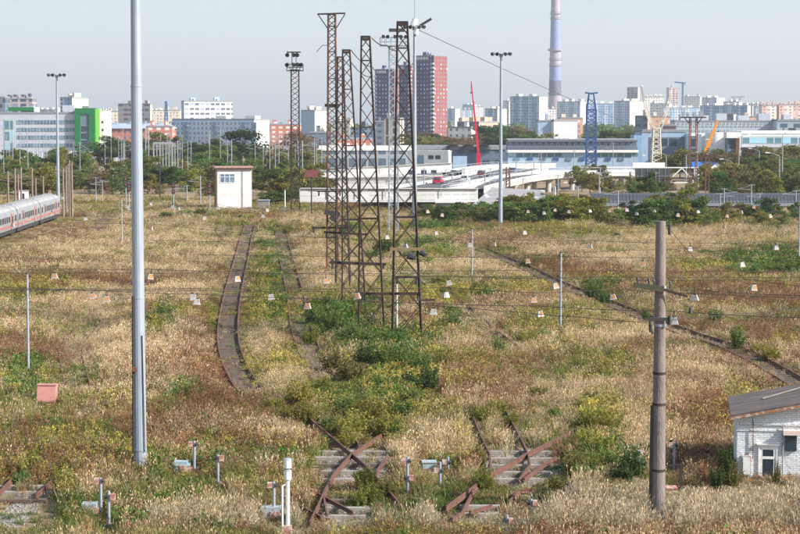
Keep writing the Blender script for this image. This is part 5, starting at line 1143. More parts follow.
road([(466, 189, 385), (500, 181, 412), (530, 176, 438), (565, 173.2, 460), (600, 172.4, 475), (645, 172, 490)], 7, 'viaduct', 'curved concrete viaduct on piers left of the billboard', .8, pier=4)
road([(452, 172.5, 500), (480, 168.6, 540), (512, 166, 575), (548, 165, 600)], 5, 'ramp', 'upper slip road behind the motorway ramp', .8)
# paved embankment
slab('paved_slope', [(X(462, 340), 340, .08), (X(552, 345), 345, .08), (X(545, 395), 395, 2.2), (X(492, 375), 375, 3.4)], facade('paved_grey', (.25, .24, .23), (.2, .19, .185), 1.2, .6, .9, .8), 'grey paved embankment slope at the end of the white noise barrier', 'embankment')
# right bridge with balustrade
D = 350; k = D/F; o = thing('bridge', 'long dark bridge with a fine balustrade crossing the right background', 'bridge', (X(596, D), D, 0)); W_ = 240*k
m = MB(); m.box(0, W_, 0, 10, Z(206, D), Z(203, D)); m.build('deck', paint('bridge_concrete', (.24, .25, .28), (.16, .17, .19), .9, scale=.3), o)
m = MB(); m.box(24*k, W_, .6, 9, 0, Z(206, D)-.01); m.build('abutment', paint('bridge_wall', (.16, .18, .22), (.12, .13, .15), .9, scale=.3), o)
m = MB(); m.box(0, W_, 0, .2, Z(195.4, D), Z(194.4, D)); m.box(0, W_, 0, .25, Z(203, D)+.01, Z(202, D)); n = 200
for i in range(n): x = W_*i/n; m.box(x, x+.1, .02, .16, Z(202, D), Z(195.4, D)); 
for i in range(70): x = W_*i/70; m.box(x, x+.18, -.04, .22, Z(202, D), Z(194.6, D))
m.build('balustrade', paint('balustrade_steel', (.10, .12, .15), (.07, .08, .1), .6), o); m = MB(); m.box(0, W_, 9.6, 9.8, Z(203, D), Z(195, D)); m.build('rear_barrier', paint('barrier_grey', (.09, .105, .13), (.07, .08, .1)), o)
for px in (733, 770, 612, 650, 690):
    pass
# gantry and billboard
D = 480; k = D/F; o = thing('road_gantry', 'white steel truss gantry spanning beside the grey billboard', 'gantry', (X(605, D), D, 0)); zt, zb_ = Z(167.5, D), Z(182.5, D); m = MB(); W_ = 97*k
m.bar((0, 0, zt), (W_, 0, zt), .25); m.bar((0, 0, zb_), (W_, 0, zb_), .25)
for a, b_, c, d in ((8, 182.5, 20, 168), (20, 168, 30, 182.5), (66, 178, 77, 168), (77, 168, 90, 182.5), (2, 182.5, 8, 182.5)): m.bar((a*k, 0, Z(b_, D)), (c*k, 0, Z(d, D)), .22)
m.build('truss', WHITEP, o)
for x in (.2, W_-.9, W_-.2):
    m = MB(); m.tube((x, 0, 0), (x, 0, zt), .2, .2, 8); m.build('leg', WHITEP, o)
o = thing('billboard', 'large grey back of a billboard in the truss gantry', 'billboard', (X(635.5, 478), 478, 0)); k = 478/F; m = MB(); m.box(0, 35.5*k, 0, .4, Z(183.5, 478), Z(168.2, 478)); m.build('panel', paint('billboard_grey', (.05, .05, .055), (.07, .07, .07), .8, scale=.5), o)
m = MB(); m.bar((0, -.08, Z(176, 478)), (35.5*k, -.08, Z(176, 478)), .08); [m.bar((x*35.5*k/6, -.08, Z(183.4, 478)), (x*35.5*k/6, -.08, Z(168.3, 478)), .08) for x in range(1, 6)]; m.build('ribs', GALVD, o)
m = MB(); m.tube((19*k, .8, 0), (19*k, .8, Z(168, 478)), .3, .3, 8); m.build('post', GALVD, o)
o = thing('sign_box', 'white sign panel above the grey billboard', 'sign', (X(633, 500), 500, 0)); k = 500/F; m = MB(); m.box(0, 32*k, 0, .6, Z(168, 500), Z(162.5, 500)); m.build('panel', WHITEP, o); m = MB(); m.tube((4*k, .3, 0), (4*k, .3, Z(168, 500)), .15, .15, 8); m.tube((28*k, .3, 0), (28*k, .3, Z(168, 500)), .15, .15, 8); m.build('post', GALVD, o)
o = thing('equipment_cabin', 'white equipment cabin below the left end of the gantry', 'cabin', (X(605, 465), 465, 0)); m = MB(); m.box(-.8, 1.6, 0, 3, 0, Z(190, 465)); m.box(1.61, 3.2, .5, 3, 0, Z(192, 465)); m.build('wall', WHITEP, o); m = MB(); m.box(-.9, 1.7, -.1, 3.1, Z(190, 465)+.003, Z(190, 465)+.15); m.build('roof', GALVD, o)
# ------------------------------------------------------------ vehicles on the ramp
def car(p, d, col, label, van=False):
    o = thing('parked_car' if False else 'car', label, 'car', p, math.atan2(-d.x, d.y), 'cars on the motorway ramp'); m = MB(); h = 1.45 if not van else 2.1
    m.hexa([(-.88, -2.1, .3), (.88, -2.1, .3), (.88, 2.1, .3), (-.88, 2.1, .3)], [(-.85, -2.1, .85), (.85, -2.1, .85), (.85, 2.1, .8), (-.85, 2.1, .8)]); m.hexa([(-.84, -1.8, .86), (.84, -1.8, .86), (.84, 1.1, .86), (-.84, 1.1, .86)], [(-.68, -1.2, h), (.68, -1.2, h), (.68, .4, h), (-.68, .4, h)]); m.build('body', paint(col[0], col[1], None, .35, scale=2), o)
    m = MB(); m.hexa([(-.7, -1.83, .92), (.7, -1.83, .92), (.7, -1.78, .92), (-.7, -1.78, .92)], [(-.6, -1.3, h-.08), (.6, -1.3, h-.08), (.6, -1.25, h-.08), (-.6, -1.25, h-.08)]); m.hexa([(.85, -1.5, .92), (.87, -1.5, .92), (.87, .8, .92), (.85, .8, .92)], [(.71, -1.1, h-.1), (.73, -1.1, h-.1), (.73, .3, h-.1), (.71, .3, h-.1)]); m.build('windows', GLASSD, o)
    for x in (-.8, .8):
        for y in (-1.35, 1.35): m = MB(); m.tube((x-.1, y, .32), (x+.1, y, .32), .32, .32, 12); m.build('wheel', DARK, o)
    for x in (-.65, .65): m = MB(); m.box(x-.15, x+.15, -2.13, -2.102, .6, .78); m.build('tail_light', trred, o)
for i, (t, off, c, l) in enumerate([(9, 3.5, ('car_red', (.55, .03, .06)), 'red car, nearest on the motorway ramp'), (11, 0, ('car_white', (.75, .75, .75)), 'white car following the red one on the ramp'), (13, -3, ('car_darkgrey', (.1, .12, .16)), 'dark grey car halfway up the ramp'), (16, 2, ('car_maroon', (.2, .05, .07)), 'dark reddish car near the top of the ramp'), (19, -2, ('car_blue', (.05, .12, .35)), 'small blue car at the far end of the ramp')]):
    p = rp[t]; d = (rp[t+1]-rp[t]).normalized(); a = Vector((d.y, -d.x, 0)); car(p-a*off+Vector((0, 0, .02)), d, c, l)
# ------------------------------------------------------------ distant masts and lamp posts
def mast(px, D, yt, kind, r=.14, mat=None, base=None, wh=None):
    x = X(px, D, 120+HC*F/D); H = Z(yt, D)
    if kind == 'conc': nm, cat, bs = 'concrete_mast', 'mast', 'brown concrete overhead-line mast'; mat = mat or POLEC
    elif kind == 'lamp': nm, cat, bs = 'street_lamp', 'street lamp', 'grey street lamp'; mat = mat or POLEW
    elif kind == 'port': nm, cat, bs = 'portal_mast', 'mast', 'pale double-post portal mast'; mat = mat or POLEW
    else: nm, cat, bs = 'overhead_line_mast', 'mast', 'thin pale overhead-line mast'; mat = mat or POLEW
    root = thing(nm, '', cat, (x, D, 0), 0, 'overhead-line masts' if kind != 'lamp' else 'street lamps of the background roads')
    m = MB(); m.tube((0, 0, 0), (0, 0, H), r, r*.65, 8); m.build('post', mat, root)
    if kind == 'lamp':
        m = MB(); s = rnd.choice((-1, 1)); m.line([Vector((0, 0, H)), Vector((s*1.2, 0, H+.5)), Vector((s*2.2, 0, H+.7))], .06, 6); m.build('arm', mat, root); m = MB(); m.box(min(s*2.1, s*3), max(s*2.1, s*3), -.18, .18, H+.62, H+.8); m.build('lamp_head', WHITEP, root)
    elif kind == 'port':
        m = MB(); m.tube((1.0, 0, 0), (1.0, 0, H), r, r, 6); [m.bar((0, 0, H*j/8), (1.0, 0, H*(j+.5)/8), .07) for j in range(8)]; m.build('second_post', mat, root)
    else:
        m = MB(); s = rnd.choice((-1, 1)); m.bar((0, 0, H*.8), (s*2.4, 0, H*.84), .08); m.bar((0, 0, H*.95), (s*2.0, 0, H*.84), .05); m.bar((-.6, 0, H*.97), (.6, 0, H*.97), .08); m.build('bracket', mat, root)
    later(root, base or bs, wh or where(px), px)
for px, yt, D in [(8.5, 171, 320), (15.5, 168, 330), (18.5, 174, 340), (21.5, 167, 335), (32.5, 168, 340), (36, 178, 350), (41, 167, 420), (43.5, 176, 345), (47, 168, 430), (52.5, 169, 430), (56, 166, 440), (63.5, 168, 330), (66.5, 166, 335), (68.5, 164, 345), (70, 160, 330), (72.3, 162, 330)]: mast(px, D, yt, 'conc', .2)
rr = random.Random(11)
for i in range(60):
    px = rr.uniform(0, 322); D = rr.uniform(480, 780); H_ = rr.uniform(9.5, 13.5); yt = 120+(HC-H_)*F/D*1.0
    mast(px, D, yt, rr.choice(['thin', 'thin', 'thin', 'port']), .1, GALVD if rr.random() < .5 else POLEW)
for px, yt, D in [(12, 176, 0)][:0]: pass
for px in (96, 102.5): mast(px, 380, 177 if px < 100 else 180, 'thin', .09, POLEW)
for px, yt, D in [(200.5, 176, 370), (187, 185, 380), (113, 168, 460), (160, 163, 400)]: mast(px, D, yt, 'thin', .14, DARK if px == 160 else POLEW)
for i in range(9): mast(154+i*3.0, 560, 141+rr.uniform(-2, 2), 'thin', .16)
o = thing('line_portal', 'pale flat overhead-line portal left of the long blue block', 'portal', (X(153, 540), 540, 0)); m = MB(); m.box(0, 20*.27, 0, .5, Z(144, 540), Z(142, 540)); m.build('beam', POLEW, o); m = MB(); m.box(0, .25, 0, .3, 0, Z(144, 540)-.01); m.box(5.1, 5.35, 0, .3, 0, Z(144, 540)-.01); m.build('posts', POLEW, o)
for px, yt, D in [(424, 168, 395), (436, 188, 400), (446, 169, 470), (452, 172, 395), (461, 188, 400), (464, 168, 480), (474, 190, 380), (485, 170, 400), (490, 168, 420), (495, 172, 460), (532, 168, 440), (541, 152, 500), (534, 160, 520), (558, 175, 430), (574, 150, 480), (577, 165, 450), (600, 168, 440), (523, 178, 400), (516, 160, 480), (578, 186, 350), (613, 142, 560), (599, 173, 420), (655.5, 172, 400)]: mast(px, D, yt, 'thin', .13)
for px, yt, D in [(738.5, 137, 500), (732, 162, 470), (697, 142, 520), (759, 151, 540), (779, 156, 425), (782, 134, 470), (686, 155, 500), (553, 186, 400), (634, 158, 520), (666, 155, 540)]: mast(px, D, yt, 'lamp', .15)
for px, yt in [(720, 193), (724, 188), (759.5, 193), (796, 190), (751, 184), (618, 190), (665, 192)]: mast(px, 346, yt, 'thin', .12, base='short white bridge-side mast')
o = thing('rusty_column', 'brown stub column beside the grey floodlight mast at the paved slope', 'column', (X(508, 400), 400, 0)); m = MB(); [m.bar((sx*.4, 0, 0), (sx*.3, 0, 6.6), .3) for sx in (-1, 1)]; [m.bar((-.4, 0, .6*j), (.35, 0, .6*j+.5), .15) for j in range(10)]; m.build('lattice', RUST, o)

# ------------------------------------------------------------ field vegetation (uncountable: stuff)
PM = {}
def proto(name, fn, k=3):
    L_ = []
    for v in range(k):
        r = np.random.RandomState(v*17+len(name)); V = []; Fc = []; C = []
        fn(r, V, Fc, C)
        me = bpy.data.meshes.new(name); me.from_pydata(V, [], Fc); a = me.color_attributes.new('shade', 'FLOAT_COLOR', 'POINT')
        a.data.foreach_set('color', [x for c in C for x in (*c, 1)]); me.materials.append(leafmat('field_plants', None, .3, True))
        o = bpy.data.objects.new(name, me); L_.append(o)      # mesh source for the instances of one stuff object
    PM[name] = L_
def blade(r, V, Fc, C, x, y, h, wd, lean, c0, c1, plume=0, cp=None):
    a = r.rand()*6.28; dx, dy = math.cos(a), math.sin(a); b = r.rand()*6.28; wx, wy = math.cos(b)*wd/2, math.sin(b)*wd/2; i = len(V)
    for t, ww in ((0, 1), (.5, .9), (1, .25)):
        ox, oy = x+dx*lean*h*t*t, y+dy*lean*h*t*t; z = h*(t-.12*lean*t*t)
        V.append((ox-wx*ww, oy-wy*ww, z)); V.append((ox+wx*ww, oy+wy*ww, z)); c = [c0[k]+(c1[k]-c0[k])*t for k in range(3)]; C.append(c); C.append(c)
    Fc.append((i, i+1, i+3, i+2)); Fc.append((i+2, i+3, i+5, i+4))
    if plume:
        ox, oy, z = x+dx*lean*h, y+dy*lean*h, h*(1-.12*lean)
        for q in range(2):
            b = r.rand()*6.28; px_, py_ = math.cos(b)*plume*.16, math.sin(b)*plume*.16; i = len(V)
            V += [(ox, oy, z-plume*.35), (ox+px_+dx*plume*.1, oy+py_+dy*plume*.1, z+plume*.1), (ox+dx*plume*.4, oy+dy*plume*.4, z+plume*.75), (ox-px_+dx*plume*.1, oy-py_+dy*plume*.1, z+plume*.2)]
            C += [cp]*4; Fc.append((i, i+1, i+2, i+3))
def leafq(r, V, Fc, C, p, s, c):
    a = r.normal(size=3); a /= np.linalg.norm(a); b = np.cross(a, r.normal(size=3)); b /= np.linalg.norm(b); i = len(V)
    V += [tuple(p-a*s), tuple(p+b*s*.45), tuple(p+a*s), tuple(p-b*s*.45)]; C += [c]*4; Fc.append((i, i+1, i+2, i+3))
def straw(r, V, Fc, C):
    for k in range(20):
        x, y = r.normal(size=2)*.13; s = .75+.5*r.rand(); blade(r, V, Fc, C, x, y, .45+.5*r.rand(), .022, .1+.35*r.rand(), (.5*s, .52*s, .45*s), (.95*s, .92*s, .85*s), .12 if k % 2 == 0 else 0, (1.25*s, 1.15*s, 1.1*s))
    for k in range(8):
        x, y = r.normal(size=2)*.15; blade(r, V, Fc, C, x, y, .25+.2*r.rand(), .03, .5, (.4, .6, .3), (.55, .75, .4))
def grass(r, V, Fc, C):
    for k in range(26):
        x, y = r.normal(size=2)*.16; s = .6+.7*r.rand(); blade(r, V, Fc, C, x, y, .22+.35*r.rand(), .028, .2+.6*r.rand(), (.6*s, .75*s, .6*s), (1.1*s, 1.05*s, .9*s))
def weed(r, V, Fc, C):
    for k in range(7):
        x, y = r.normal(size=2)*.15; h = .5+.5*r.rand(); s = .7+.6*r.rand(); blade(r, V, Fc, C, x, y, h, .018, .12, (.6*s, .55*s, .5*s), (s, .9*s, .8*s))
        for j in range(9): z = h*(.45+.6*r.rand()); leafq(r, V, Fc, C, np.array((x+r.normal()*.05, y+r.normal()*.05, z)), .035+.03*r.rand(), (1.0*s, .85*s, .75*s))
    for k in range(8):
        x, y = r.normal(size=2)*.17; blade(r, V, Fc, C, x, y, .3+.3*r.rand(), .025, .4, (.5, .5, .4), (.9, .85, .7))
def goldenrod(r, V, Fc, C):
    for k in range(6):
        x, y = r.normal(size=2)*.16; h = .6+.55*r.rand(); lx, ly = r.normal(size=2)*.1; blade(r, V, Fc, C, x, y, h, .018, .1, (.5, .5, .3), (.7, .7, .4)); s = .7+.6*r.rand()
        for j in range(15):
            t = .15+.85*r.rand(); leafq(r, V, Fc, C, np.array((x+lx*t+r.normal()*.06, y+ly*t+r.normal()*.06, h*t)), .05+.04*r.rand(), (.75*s, .95*s, .6*s) if t < .62 else (1.35*s, 1.25*s, .8*s))
def scrub(r, V, Fc, C):
    for k in range(60):
        a = r.rand()*6.28; q = .38*r.rand()**.5; z = .75*r.rand()*(1-q); s = .5+.9*r.rand(); leafq(r, V, Fc, C, np.array((math.cos(a)*q, math.sin(a)*q, z+.04)), .055+.05*r.rand(), (.9*s, s, .8*s))
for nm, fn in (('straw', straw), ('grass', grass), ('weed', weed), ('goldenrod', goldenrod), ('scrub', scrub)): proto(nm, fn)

def scatter(name, label, cat, protos, pts, scl, rot, tint):
    n = len(pts); me = bpy.data.meshes.new(name); me.vertices.add(n); me.vertices.foreach_set('co', np.ascontiguousarray(pts, dtype=np.float32).ravel())
    def at(nm, t, data, key):
        a = me.attributes.new(nm, t, 'POINT'); a.data.foreach_set(key, np.ascontiguousarray(data, dtype=np.int32 if t == 'INT' else np.float32).ravel())
    at('scl', 'FLOAT_VECTOR', scl, 'vector'); at('rot', 'FLOAT_VECTOR', rot, 'vector'); at('tint', 'FLOAT_COLOR', np.hstack([tint, np.ones((n, 1))]), 'color')
    at('idx', 'INT', np.random.RandomState(n).randint(0, 3, n), 'value')
    o = bpy.data.objects.new(name, me); COL.objects.link(o); tag(o, label, cat, kind='stuff')
    ng = bpy.data.node_groups.new(name, 'GeometryNodeTree'); ng.interface.new_socket('Geometry', in_out='INPUT', socket_type='NodeSocketGeometry'); ng.interface.new_socket('Geometry', in_out='OUTPUT', socket_type='NodeSocketGeometry')
    nd = ng.nodes; gi = nd.new('NodeGroupInput'); go = nd.new('NodeGroupOutput'); ip = nd.new('GeometryNodeInstanceOnPoints'); jg = nd.new('GeometryNodeJoinGeometry'); L_ = ng.links.new
    for p in protos:
        oi = nd.new('GeometryNodeObjectInfo'); oi.inputs['Object'].default_value = p; oi.inputs['As Instance'].default_value = True; L_(oi.outputs['Geometry'], jg.inputs[0])
    def na(nm, t):
        a = nd.new('GeometryNodeInputNamedAttribute'); a.data_type = t; a.inputs[0].default_value = nm; return a.outputs[0]
    L_(gi.outputs[0], ip.inputs['Points']); L_(jg.outputs[0], ip.inputs['Instance']); ip.inputs['Pick Instance'].default_value = True
    L_(na('idx', 'INT'), ip.inputs['Instance Index']); L_(na('scl', 'FLOAT_VECTOR'), ip.inputs['Scale'])
    e2 = nd.new('FunctionNodeEulerToRotation'); L_(na('rot', 'FLOAT_VECTOR'), e2.inputs[0]); L_(e2.outputs[0], ip.inputs['Rotation']); L_(ip.outputs[0], go.inputs[0])
    md = o.modifiers.new('scatter', 'NODES'); md.node_group = ng; return o

# species patches seen in the photograph: (px, py, rx, ry, species, weight)
S_, R_, G_, Y_, K_, P_, B_ = range(7)
PATCH = [
 (70, 250, 60, 10, S_, 2), (110, 232, 30, 8, S_, 2), (60, 232, 60, 8, B_, 1.5), (30, 262, 40, 10, B_, 1.2), (20, 300, 50, 18, G_, 1.2), (60, 320, 40, 14, G_, 1.0), (100, 275, 45, 10, B_, .8),
 (180, 232, 40, 12, S_, 1.5), (180, 262, 45, 12, B_, 1.0), (200, 285, 35, 10, S_, 1.5), (170, 300, 40, 12, S_, 1.2), (165, 315, 16, 16, K_, 1.2), (157, 325, 10, 14, Y_, 2), (182, 316, 7, 10, Y_, 1.5),
 (110, 350, 45, 28, S_, 1.8), (200, 350, 25, 30, R_, 1.5), (180, 345, 30, 40, S_, .9), (90, 375, 14, 10, G_, 1.5), (200, 375, 50, 16, R_, 1.5), (230, 400, 45, 25, R_, 1.8), (190, 395, 20, 10, K_, .8), (230, 432, 70, 14, S_, 1.2),
 (270, 250, 18, 25, K_, 1.0), (262, 290, 12, 40, Y_, 1.8), (275, 285, 14, 45, K_, 1.2), (262, 345, 18, 16, S_, 2.2), (247, 360, 10, 30, Y_, 1.8), (255, 380, 12, 14, Y_, 1.8), (290, 365, 22, 22, Y_, 1.6), (308, 372, 22, 20, S_, 1), (212, 325, 8, 25, Y_, 1.0),
 (245, 240, 8, 25, Y_, 1.0), (320, 330, 24, 26, K_, 1.6), (345, 325, 40, 22, K_, 1.2), (330, 360, 25, 18, Y_, 1.2), (380, 350, 50, 22, K_, 2.2), (365, 395, 60, 20, K_, 1.2), (400, 400, 50, 25, Y_, 1.3), (350, 360, 16, 8, S_, 1.2), (375, 430, 50, 22, Y_, 2.2), (330, 410, 30, 20, Y_, 1.3),
 (300, 240, 20, 12, B_, 1), (315, 265, 16, 30, S_, 1.2), (350, 280, 40, 20, S_, .8), (430, 250, 25, 10, K_, 1.8), (430, 262, 20, 6, Y_, 1.5), (450, 268, 50, 9, S_, 2.2), (500, 240, 60, 8, B_, 1.2), (560, 232, 60, 7, Y_, 1.2), (440, 295, 30, 14, Y_, 1.0), (490, 290, 30, 12, K_, .9), (530, 288, 40, 8, Y_, 1.0),
 (455, 322, 18, 12, K_, 1.6), (490, 318, 40, 10, S_, .9), (530, 330, 30, 14, Y_, 1.2), (520, 350, 60, 14, S_, 1.0), (470, 345, 30, 20, S_, 1.2), (580, 318, 30, 14, Y_, 1.2), (600, 290, 20, 10, K_, 1.5), (600, 345, 30, 14, S_, 1.3), (560, 255, 40, 6, S_, 1.2), (500, 370, 60, 18, R_, 1.3),
 (480, 405, 80, 22, R_, 1.5), (520, 395, 40, 18, B_, 1.2), (440, 420, 35, 15, Y_, 1.5), (425, 450, 40, 20, S_, 2), (600, 375, 40, 16, Y_, 1.3), (600, 430, 28, 35, Y_, 2.2), (600, 470, 30, 20, K_, 1.6), (560, 480, 30, 20, K_, 1),
 (640, 245, 60, 8, S_, 1.2), (625, 262, 60, 8, S_, 1.2), (720, 240, 60, 8, S_, 1.3), (690, 268, 50, 6, Y_, 1.2), (770, 262, 50, 10, K_, 2.0), (730, 262, 30, 6, K_, 1.4), (730, 300, 70, 16, B_, 1.8), (760, 285, 50, 8, Y_, .9), (690, 325, 30, 14, R_, 1.0), (780, 340, 40, 20, B_, 1.3), (790, 350, 30, 12, Y_, .9),
 (690, 380, 50, 24, S_, 1.5), (730, 365, 30, 12, B_, 1), (700, 420, 40, 25, R_, 1.6), (660, 430, 50, 30, S_, 1), (690, 460, 40, 20, R_, 1.2), (640, 490, 50, 20, G_, 1), 
 (40, 410, 70, 18, G_, 1.6), (20, 370, 25, 10, K_, 1.2), (30, 395, 25, 10, K_, 1.2), (60, 445, 90, 20, G_, 1.4), (90, 420, 50, 12, S_, .7), (70, 470, 60, 14, R_, .7), (150, 440, 40, 20, R_, .6), (180, 500, 120, 20, G_, 1.2), (270, 470, 60, 30, G_, 1.1), (280, 440, 40, 16, S_, 1.1),
 (250, 530, 120, 12, P_, 2.2), (440, 528, 90, 12, P_, 1.2), (590, 520, 70, 16, P_, 2.5), (700, 515, 100, 20, P_, 2.8), (650, 532, 200, 10, P_, 2), (770, 500, 60, 16, P_, 2.2), (640, 470, 30, 16, S_, 1.4), (560, 505, 40, 14, P_, 2), (80, 530, 60, 10, G_, 1), (400, 505, 60, 18, G_, 1), (540, 520, 60, 10, R_, .8), (720, 530, 60, 10, R_, .9), (25, 475, 60, 8, Y_, .8), (66, 497, 12, 12, Y_, 2.5), (460, 450, 10, 24, Y_, 1.5), (370, 490, 14, 20, Y_, 1.6)]
rs = np.random.RandomState(42); pts = []
for D0_, D1_, den in ((72, 100, 27), (100, 135, 19), (135, 190, 11), (190, 270, 5.5), (270, 410, 2.4)):
    wmax = .43*D1_; n = int((D1_-D0_)*wmax*den); y = rs.uniform(D0_, D1_, n); x = rs.uniform(-wmax/2, wmax/2, n)*1.02; k = np.abs(x) < .213*y+1.5; pts.append(np.stack([x[k], y[k]], 1))
pts = np.vstack(pts); x, y = pts.T; n = len(x)
px, py = topix(x, y)
wt = np.zeros((n, 7)); base = [1.0, .42, .80, .30, .16, .12, .55]
for s in range(7): wt[:, s] = base[s]*np.clip(fbm(x, y*.6, 9, 100+s*10)*2.6-.65, .03, 2)**1.6
jx = (fbm(x, y, 2.2, 300)-.5)*18; jy = (fbm(x, y, 2.2, 320)-.5)*12
for cx, cy, rx, ry, s, w_ in PATCH:
    e = ((px+jx-cx)/rx)**2+((py+jy-cy)/ry)**2; wt[:, s] += w_*(.52 if s in (3, 4) else .8)*np.clip(1.25-e, 0, 1)
wt[:, 3] *= np.where(py > 508, .35, 1); wt = wt*(.35+1.3*rs.rand(n, 7)); wt = wt**1.75; cs = np.cumsum(wt, 1); u = rs.rand(n)*cs[:, -1]; sp = (u[:, None] > cs).sum(1); sp = np.clip(sp, 0, 6)
# height factor and clearings
hf = np.full(n, .95); keep = np.ones(n, bool)
for c, hw in TRACKS:
    near = np.full(n, 1e9); sid = np.zeros(n)
    for a, b in zip(c[:-1], c[1:]):
        d = b-a; L2 = d.x*d.x+d.y*d.y; t = np.clip(((x-a.x)*d.x+(y-a.y)*d.y)/L2, 0, 1); dd = np.hypot(x-a.x-d.x*t, y-a.y-d.y*t); near = np.minimum(near, dd)
    edge = .40+.60*hw+.9*(fbm(x, y, 2.5, 500)-.5); keep &= ~((near < edge) & (rs.rand(n) < np.clip(hw+.9*(fbm(x, y, 5, 520)-.45), 0, .95)))
    hf = np.where(near < 1.5, np.minimum(hf, .32+.35*(1-hw)), np.where(near < 2.6, np.minimum(hf, .6+.3*(1-hw)), hf))
    yy = np.array([p.y for p in c]); xx = np.array([p.x for p in c]); o_ = np.argsort(yy); 
    dx = np.abs(xx[-1]-xx[0])
    if dx > 25:   # slanting track: keep what grows in front of it low
        f_ = np.interp(x, xx[np.argsort(xx)], yy[np.argsort(xx)]); m_ = (f_-y > 0) & (f_-y < 5.5); hf = np.where(m_, np.minimum(hf, .42), hf)
for cx, cy, rx, ry in CLEAR:
    e = ((px-cx)/rx)**2+((py-cy)/ry)**2; keep &= ~((e < 1.0) & (rs.rand(n) > .10)); e2 = ((px-cx)/(rx*1.15))**2+((py-cy-ry*.9)/(ry*1.5))**2; hf = np.where(e2 < 1, np.minimum(hf, .45), hf)
for cx, cy, rw in LOW:
    e2 = ((px-cx)/rw)**2+((py-cy-8)/15)**2; hf = np.where(e2 < 1, np.minimum(hf, .36), hf)
hf = np.where((np.abs(x+52) < 5) & (y > 215) & (y < 330), .25, hf)
for c in RAILPL:
    for a, b in zip(c[:-1], c[1:]):
        d = b-a; t = np.clip(((x-a.x)*d.x+(y-a.y)*d.y)/(d.x*d.x+d.y*d.y), 0, 1); dd = np.hypot(x-a.x-d.x*t, (y-a.y-d.y*t+.9)/2.2); hf = np.where(dd < .7, np.minimum(hf, .33), hf)
hb = hut.location; keep &= ~((x > hb.x-.2) & (y > hb.y-.3) & (y < hb.y+4.6)); hf = np.where((x > hb.x-1) & (y > hb.y-4.5) & (y < hb.y), np.minimum(hf, .55+.0*x), hf)
keep &= rs.rand(n) < np.clip(.35+fbm(x, y, 1.6, 700)*1.4, 0, 1)
TINT = {S_: ((.55, .455, .295), (.44, .35, .22), (.64, .54, .375)), R_: ((.25, .15, .09), (.33, .21, .13), (.19, .12, .07)), G_: ((.19, .21, .07), (.27, .26, .10), (.14, .18, .06)), Y_: ((.23, .215, .085), (.17, .18, .07), (.33, .29, .12)),
        K_: ((.11, .17, .045), (.15, .21, .06), (.075, .125, .035)), P_: ((.44, .40, .28), (.36, .33, .22), (.52, .46, .34)), B_: ((.24, .15, .095), (.33, .22, .14), (.18, .12, .08))}
SPN = {S_: ('dry_grass', 'beige dry plumed grass covering the disused yard', 'grass', 'straw', .85), R_: ('rusty_weeds', 'reddish brown dry weeds in the disused yard', 'weeds', 'weed', .8), G_: ('green_grass', 'olive green grass between the tracks', 'grass', 'grass', 1.15), Y_: ('goldenrod', 'yellow-green flowering weeds along the tracks', 'weeds', 'goldenrod', .8),
       K_: ('green_scrub', 'low green leafy scrub under the lattice towers and by the tracks', 'scrub', 'scrub', 1.15), P_: ('pale_plumes', 'pale plumed grass along the bottom edge of the yard', 'grass', 'straw', .95), B_: ('brown_weeds', 'dull brown withered weeds in the disused yard', 'weeds', 'weed', .75)}
for s in range(7):
    k = keep & (sp == s); xx, yy = x[k], y[k]; m_ = len(xx)
    if not m_: continue
    nm, lab, cat, pr, hs = SPN[s]; v = rs.uniform(.7, 1.3, m_)*hs*hf[k]*(.8+.4*fbm(xx, yy, 4, 800+s)); wd = rs.uniform(.85, 1.2, m_)*(1+np.clip((yy-120)/260, 0, .9))
    t = fbm(xx, yy, 5, 900+s); A, Bc, Cc = (np.array(c) for c in TINT[s]); tt = np.clip((t-.3)/.4, 0, 1)[:, None]; col = A*(1-np.abs(2*tt-1))+np.where(tt < .5, Bc*(1-2*tt), Cc*(2*tt-1)); col = col*rs.uniform(.7, 1.25, (m_, 1))
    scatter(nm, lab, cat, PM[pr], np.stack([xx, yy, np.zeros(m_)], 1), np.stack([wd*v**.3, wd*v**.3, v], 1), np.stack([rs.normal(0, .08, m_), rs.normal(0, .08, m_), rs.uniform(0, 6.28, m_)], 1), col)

# ------------------------------------------------------------ single shrubs
SH = {}
def shrub_variants(kind, mat, n, leaf, tall):
    """unit shrub: ragged stems rising from one root, leaves along each"""
    L_ = []
    for v in range(4):
        r = np.random.RandomState(v*5+len(kind)+n); V = []; Fc = []; C = []; m = MB(); ns = 46
        for i in range(ns):
            a = r.rand()*6.28; q = (.06+.42*r.rand()**.7)*(.75 if tall else 1); h = (.45+.55*r.rand())*(1-.75*q if not tall else 1-.5*q); tip = np.array((math.cos(a)*q, math.sin(a)*q, h)); b0 = np.array((math.cos(a)*q*.35, math.sin(a)*q*.35, 0))
            if i < 10: m.tube(b0, tip*.9, .008, .003, 4)
            for j in range(n//ns):
                t = r.uniform(.12, 1.03); p = b0+(tip-b0)*t+r.normal(size=3)*.035*(1.3-t*.5); p[2] = max(p[2], .01); leafq(r, V, Fc, C, p, leaf*(.5+.7*r.rand()), (1, 1, 1))
        o = m.build('stem', BARK); sm = o.data; bpy.data.objects.remove(o); L_.append((mesh_from('foliage', V, Fc, mat), sm))
    SH[kind] = L_
LYS = leafmat('shrub_yellow', [(.10, .115, .03), (.22, .21, .05), (.38, .33, .075)], .4, nscale=9); LGS = leafmat('shrub_green', [(.05, .085, .02), (.11, .17, .045), (.19, .25, .08)], .35, nscale=9); LSS = leafmat('shrub_olive', [(.07, .08, .02), (.15, .15, .04), (.25, .23, .07)], .35, nscale=9)
LDS = leafmat('shrub_dark', [(.03, .05, .015), (.06, .09, .028), (.10, .13, .045)], .25, nscale=9)
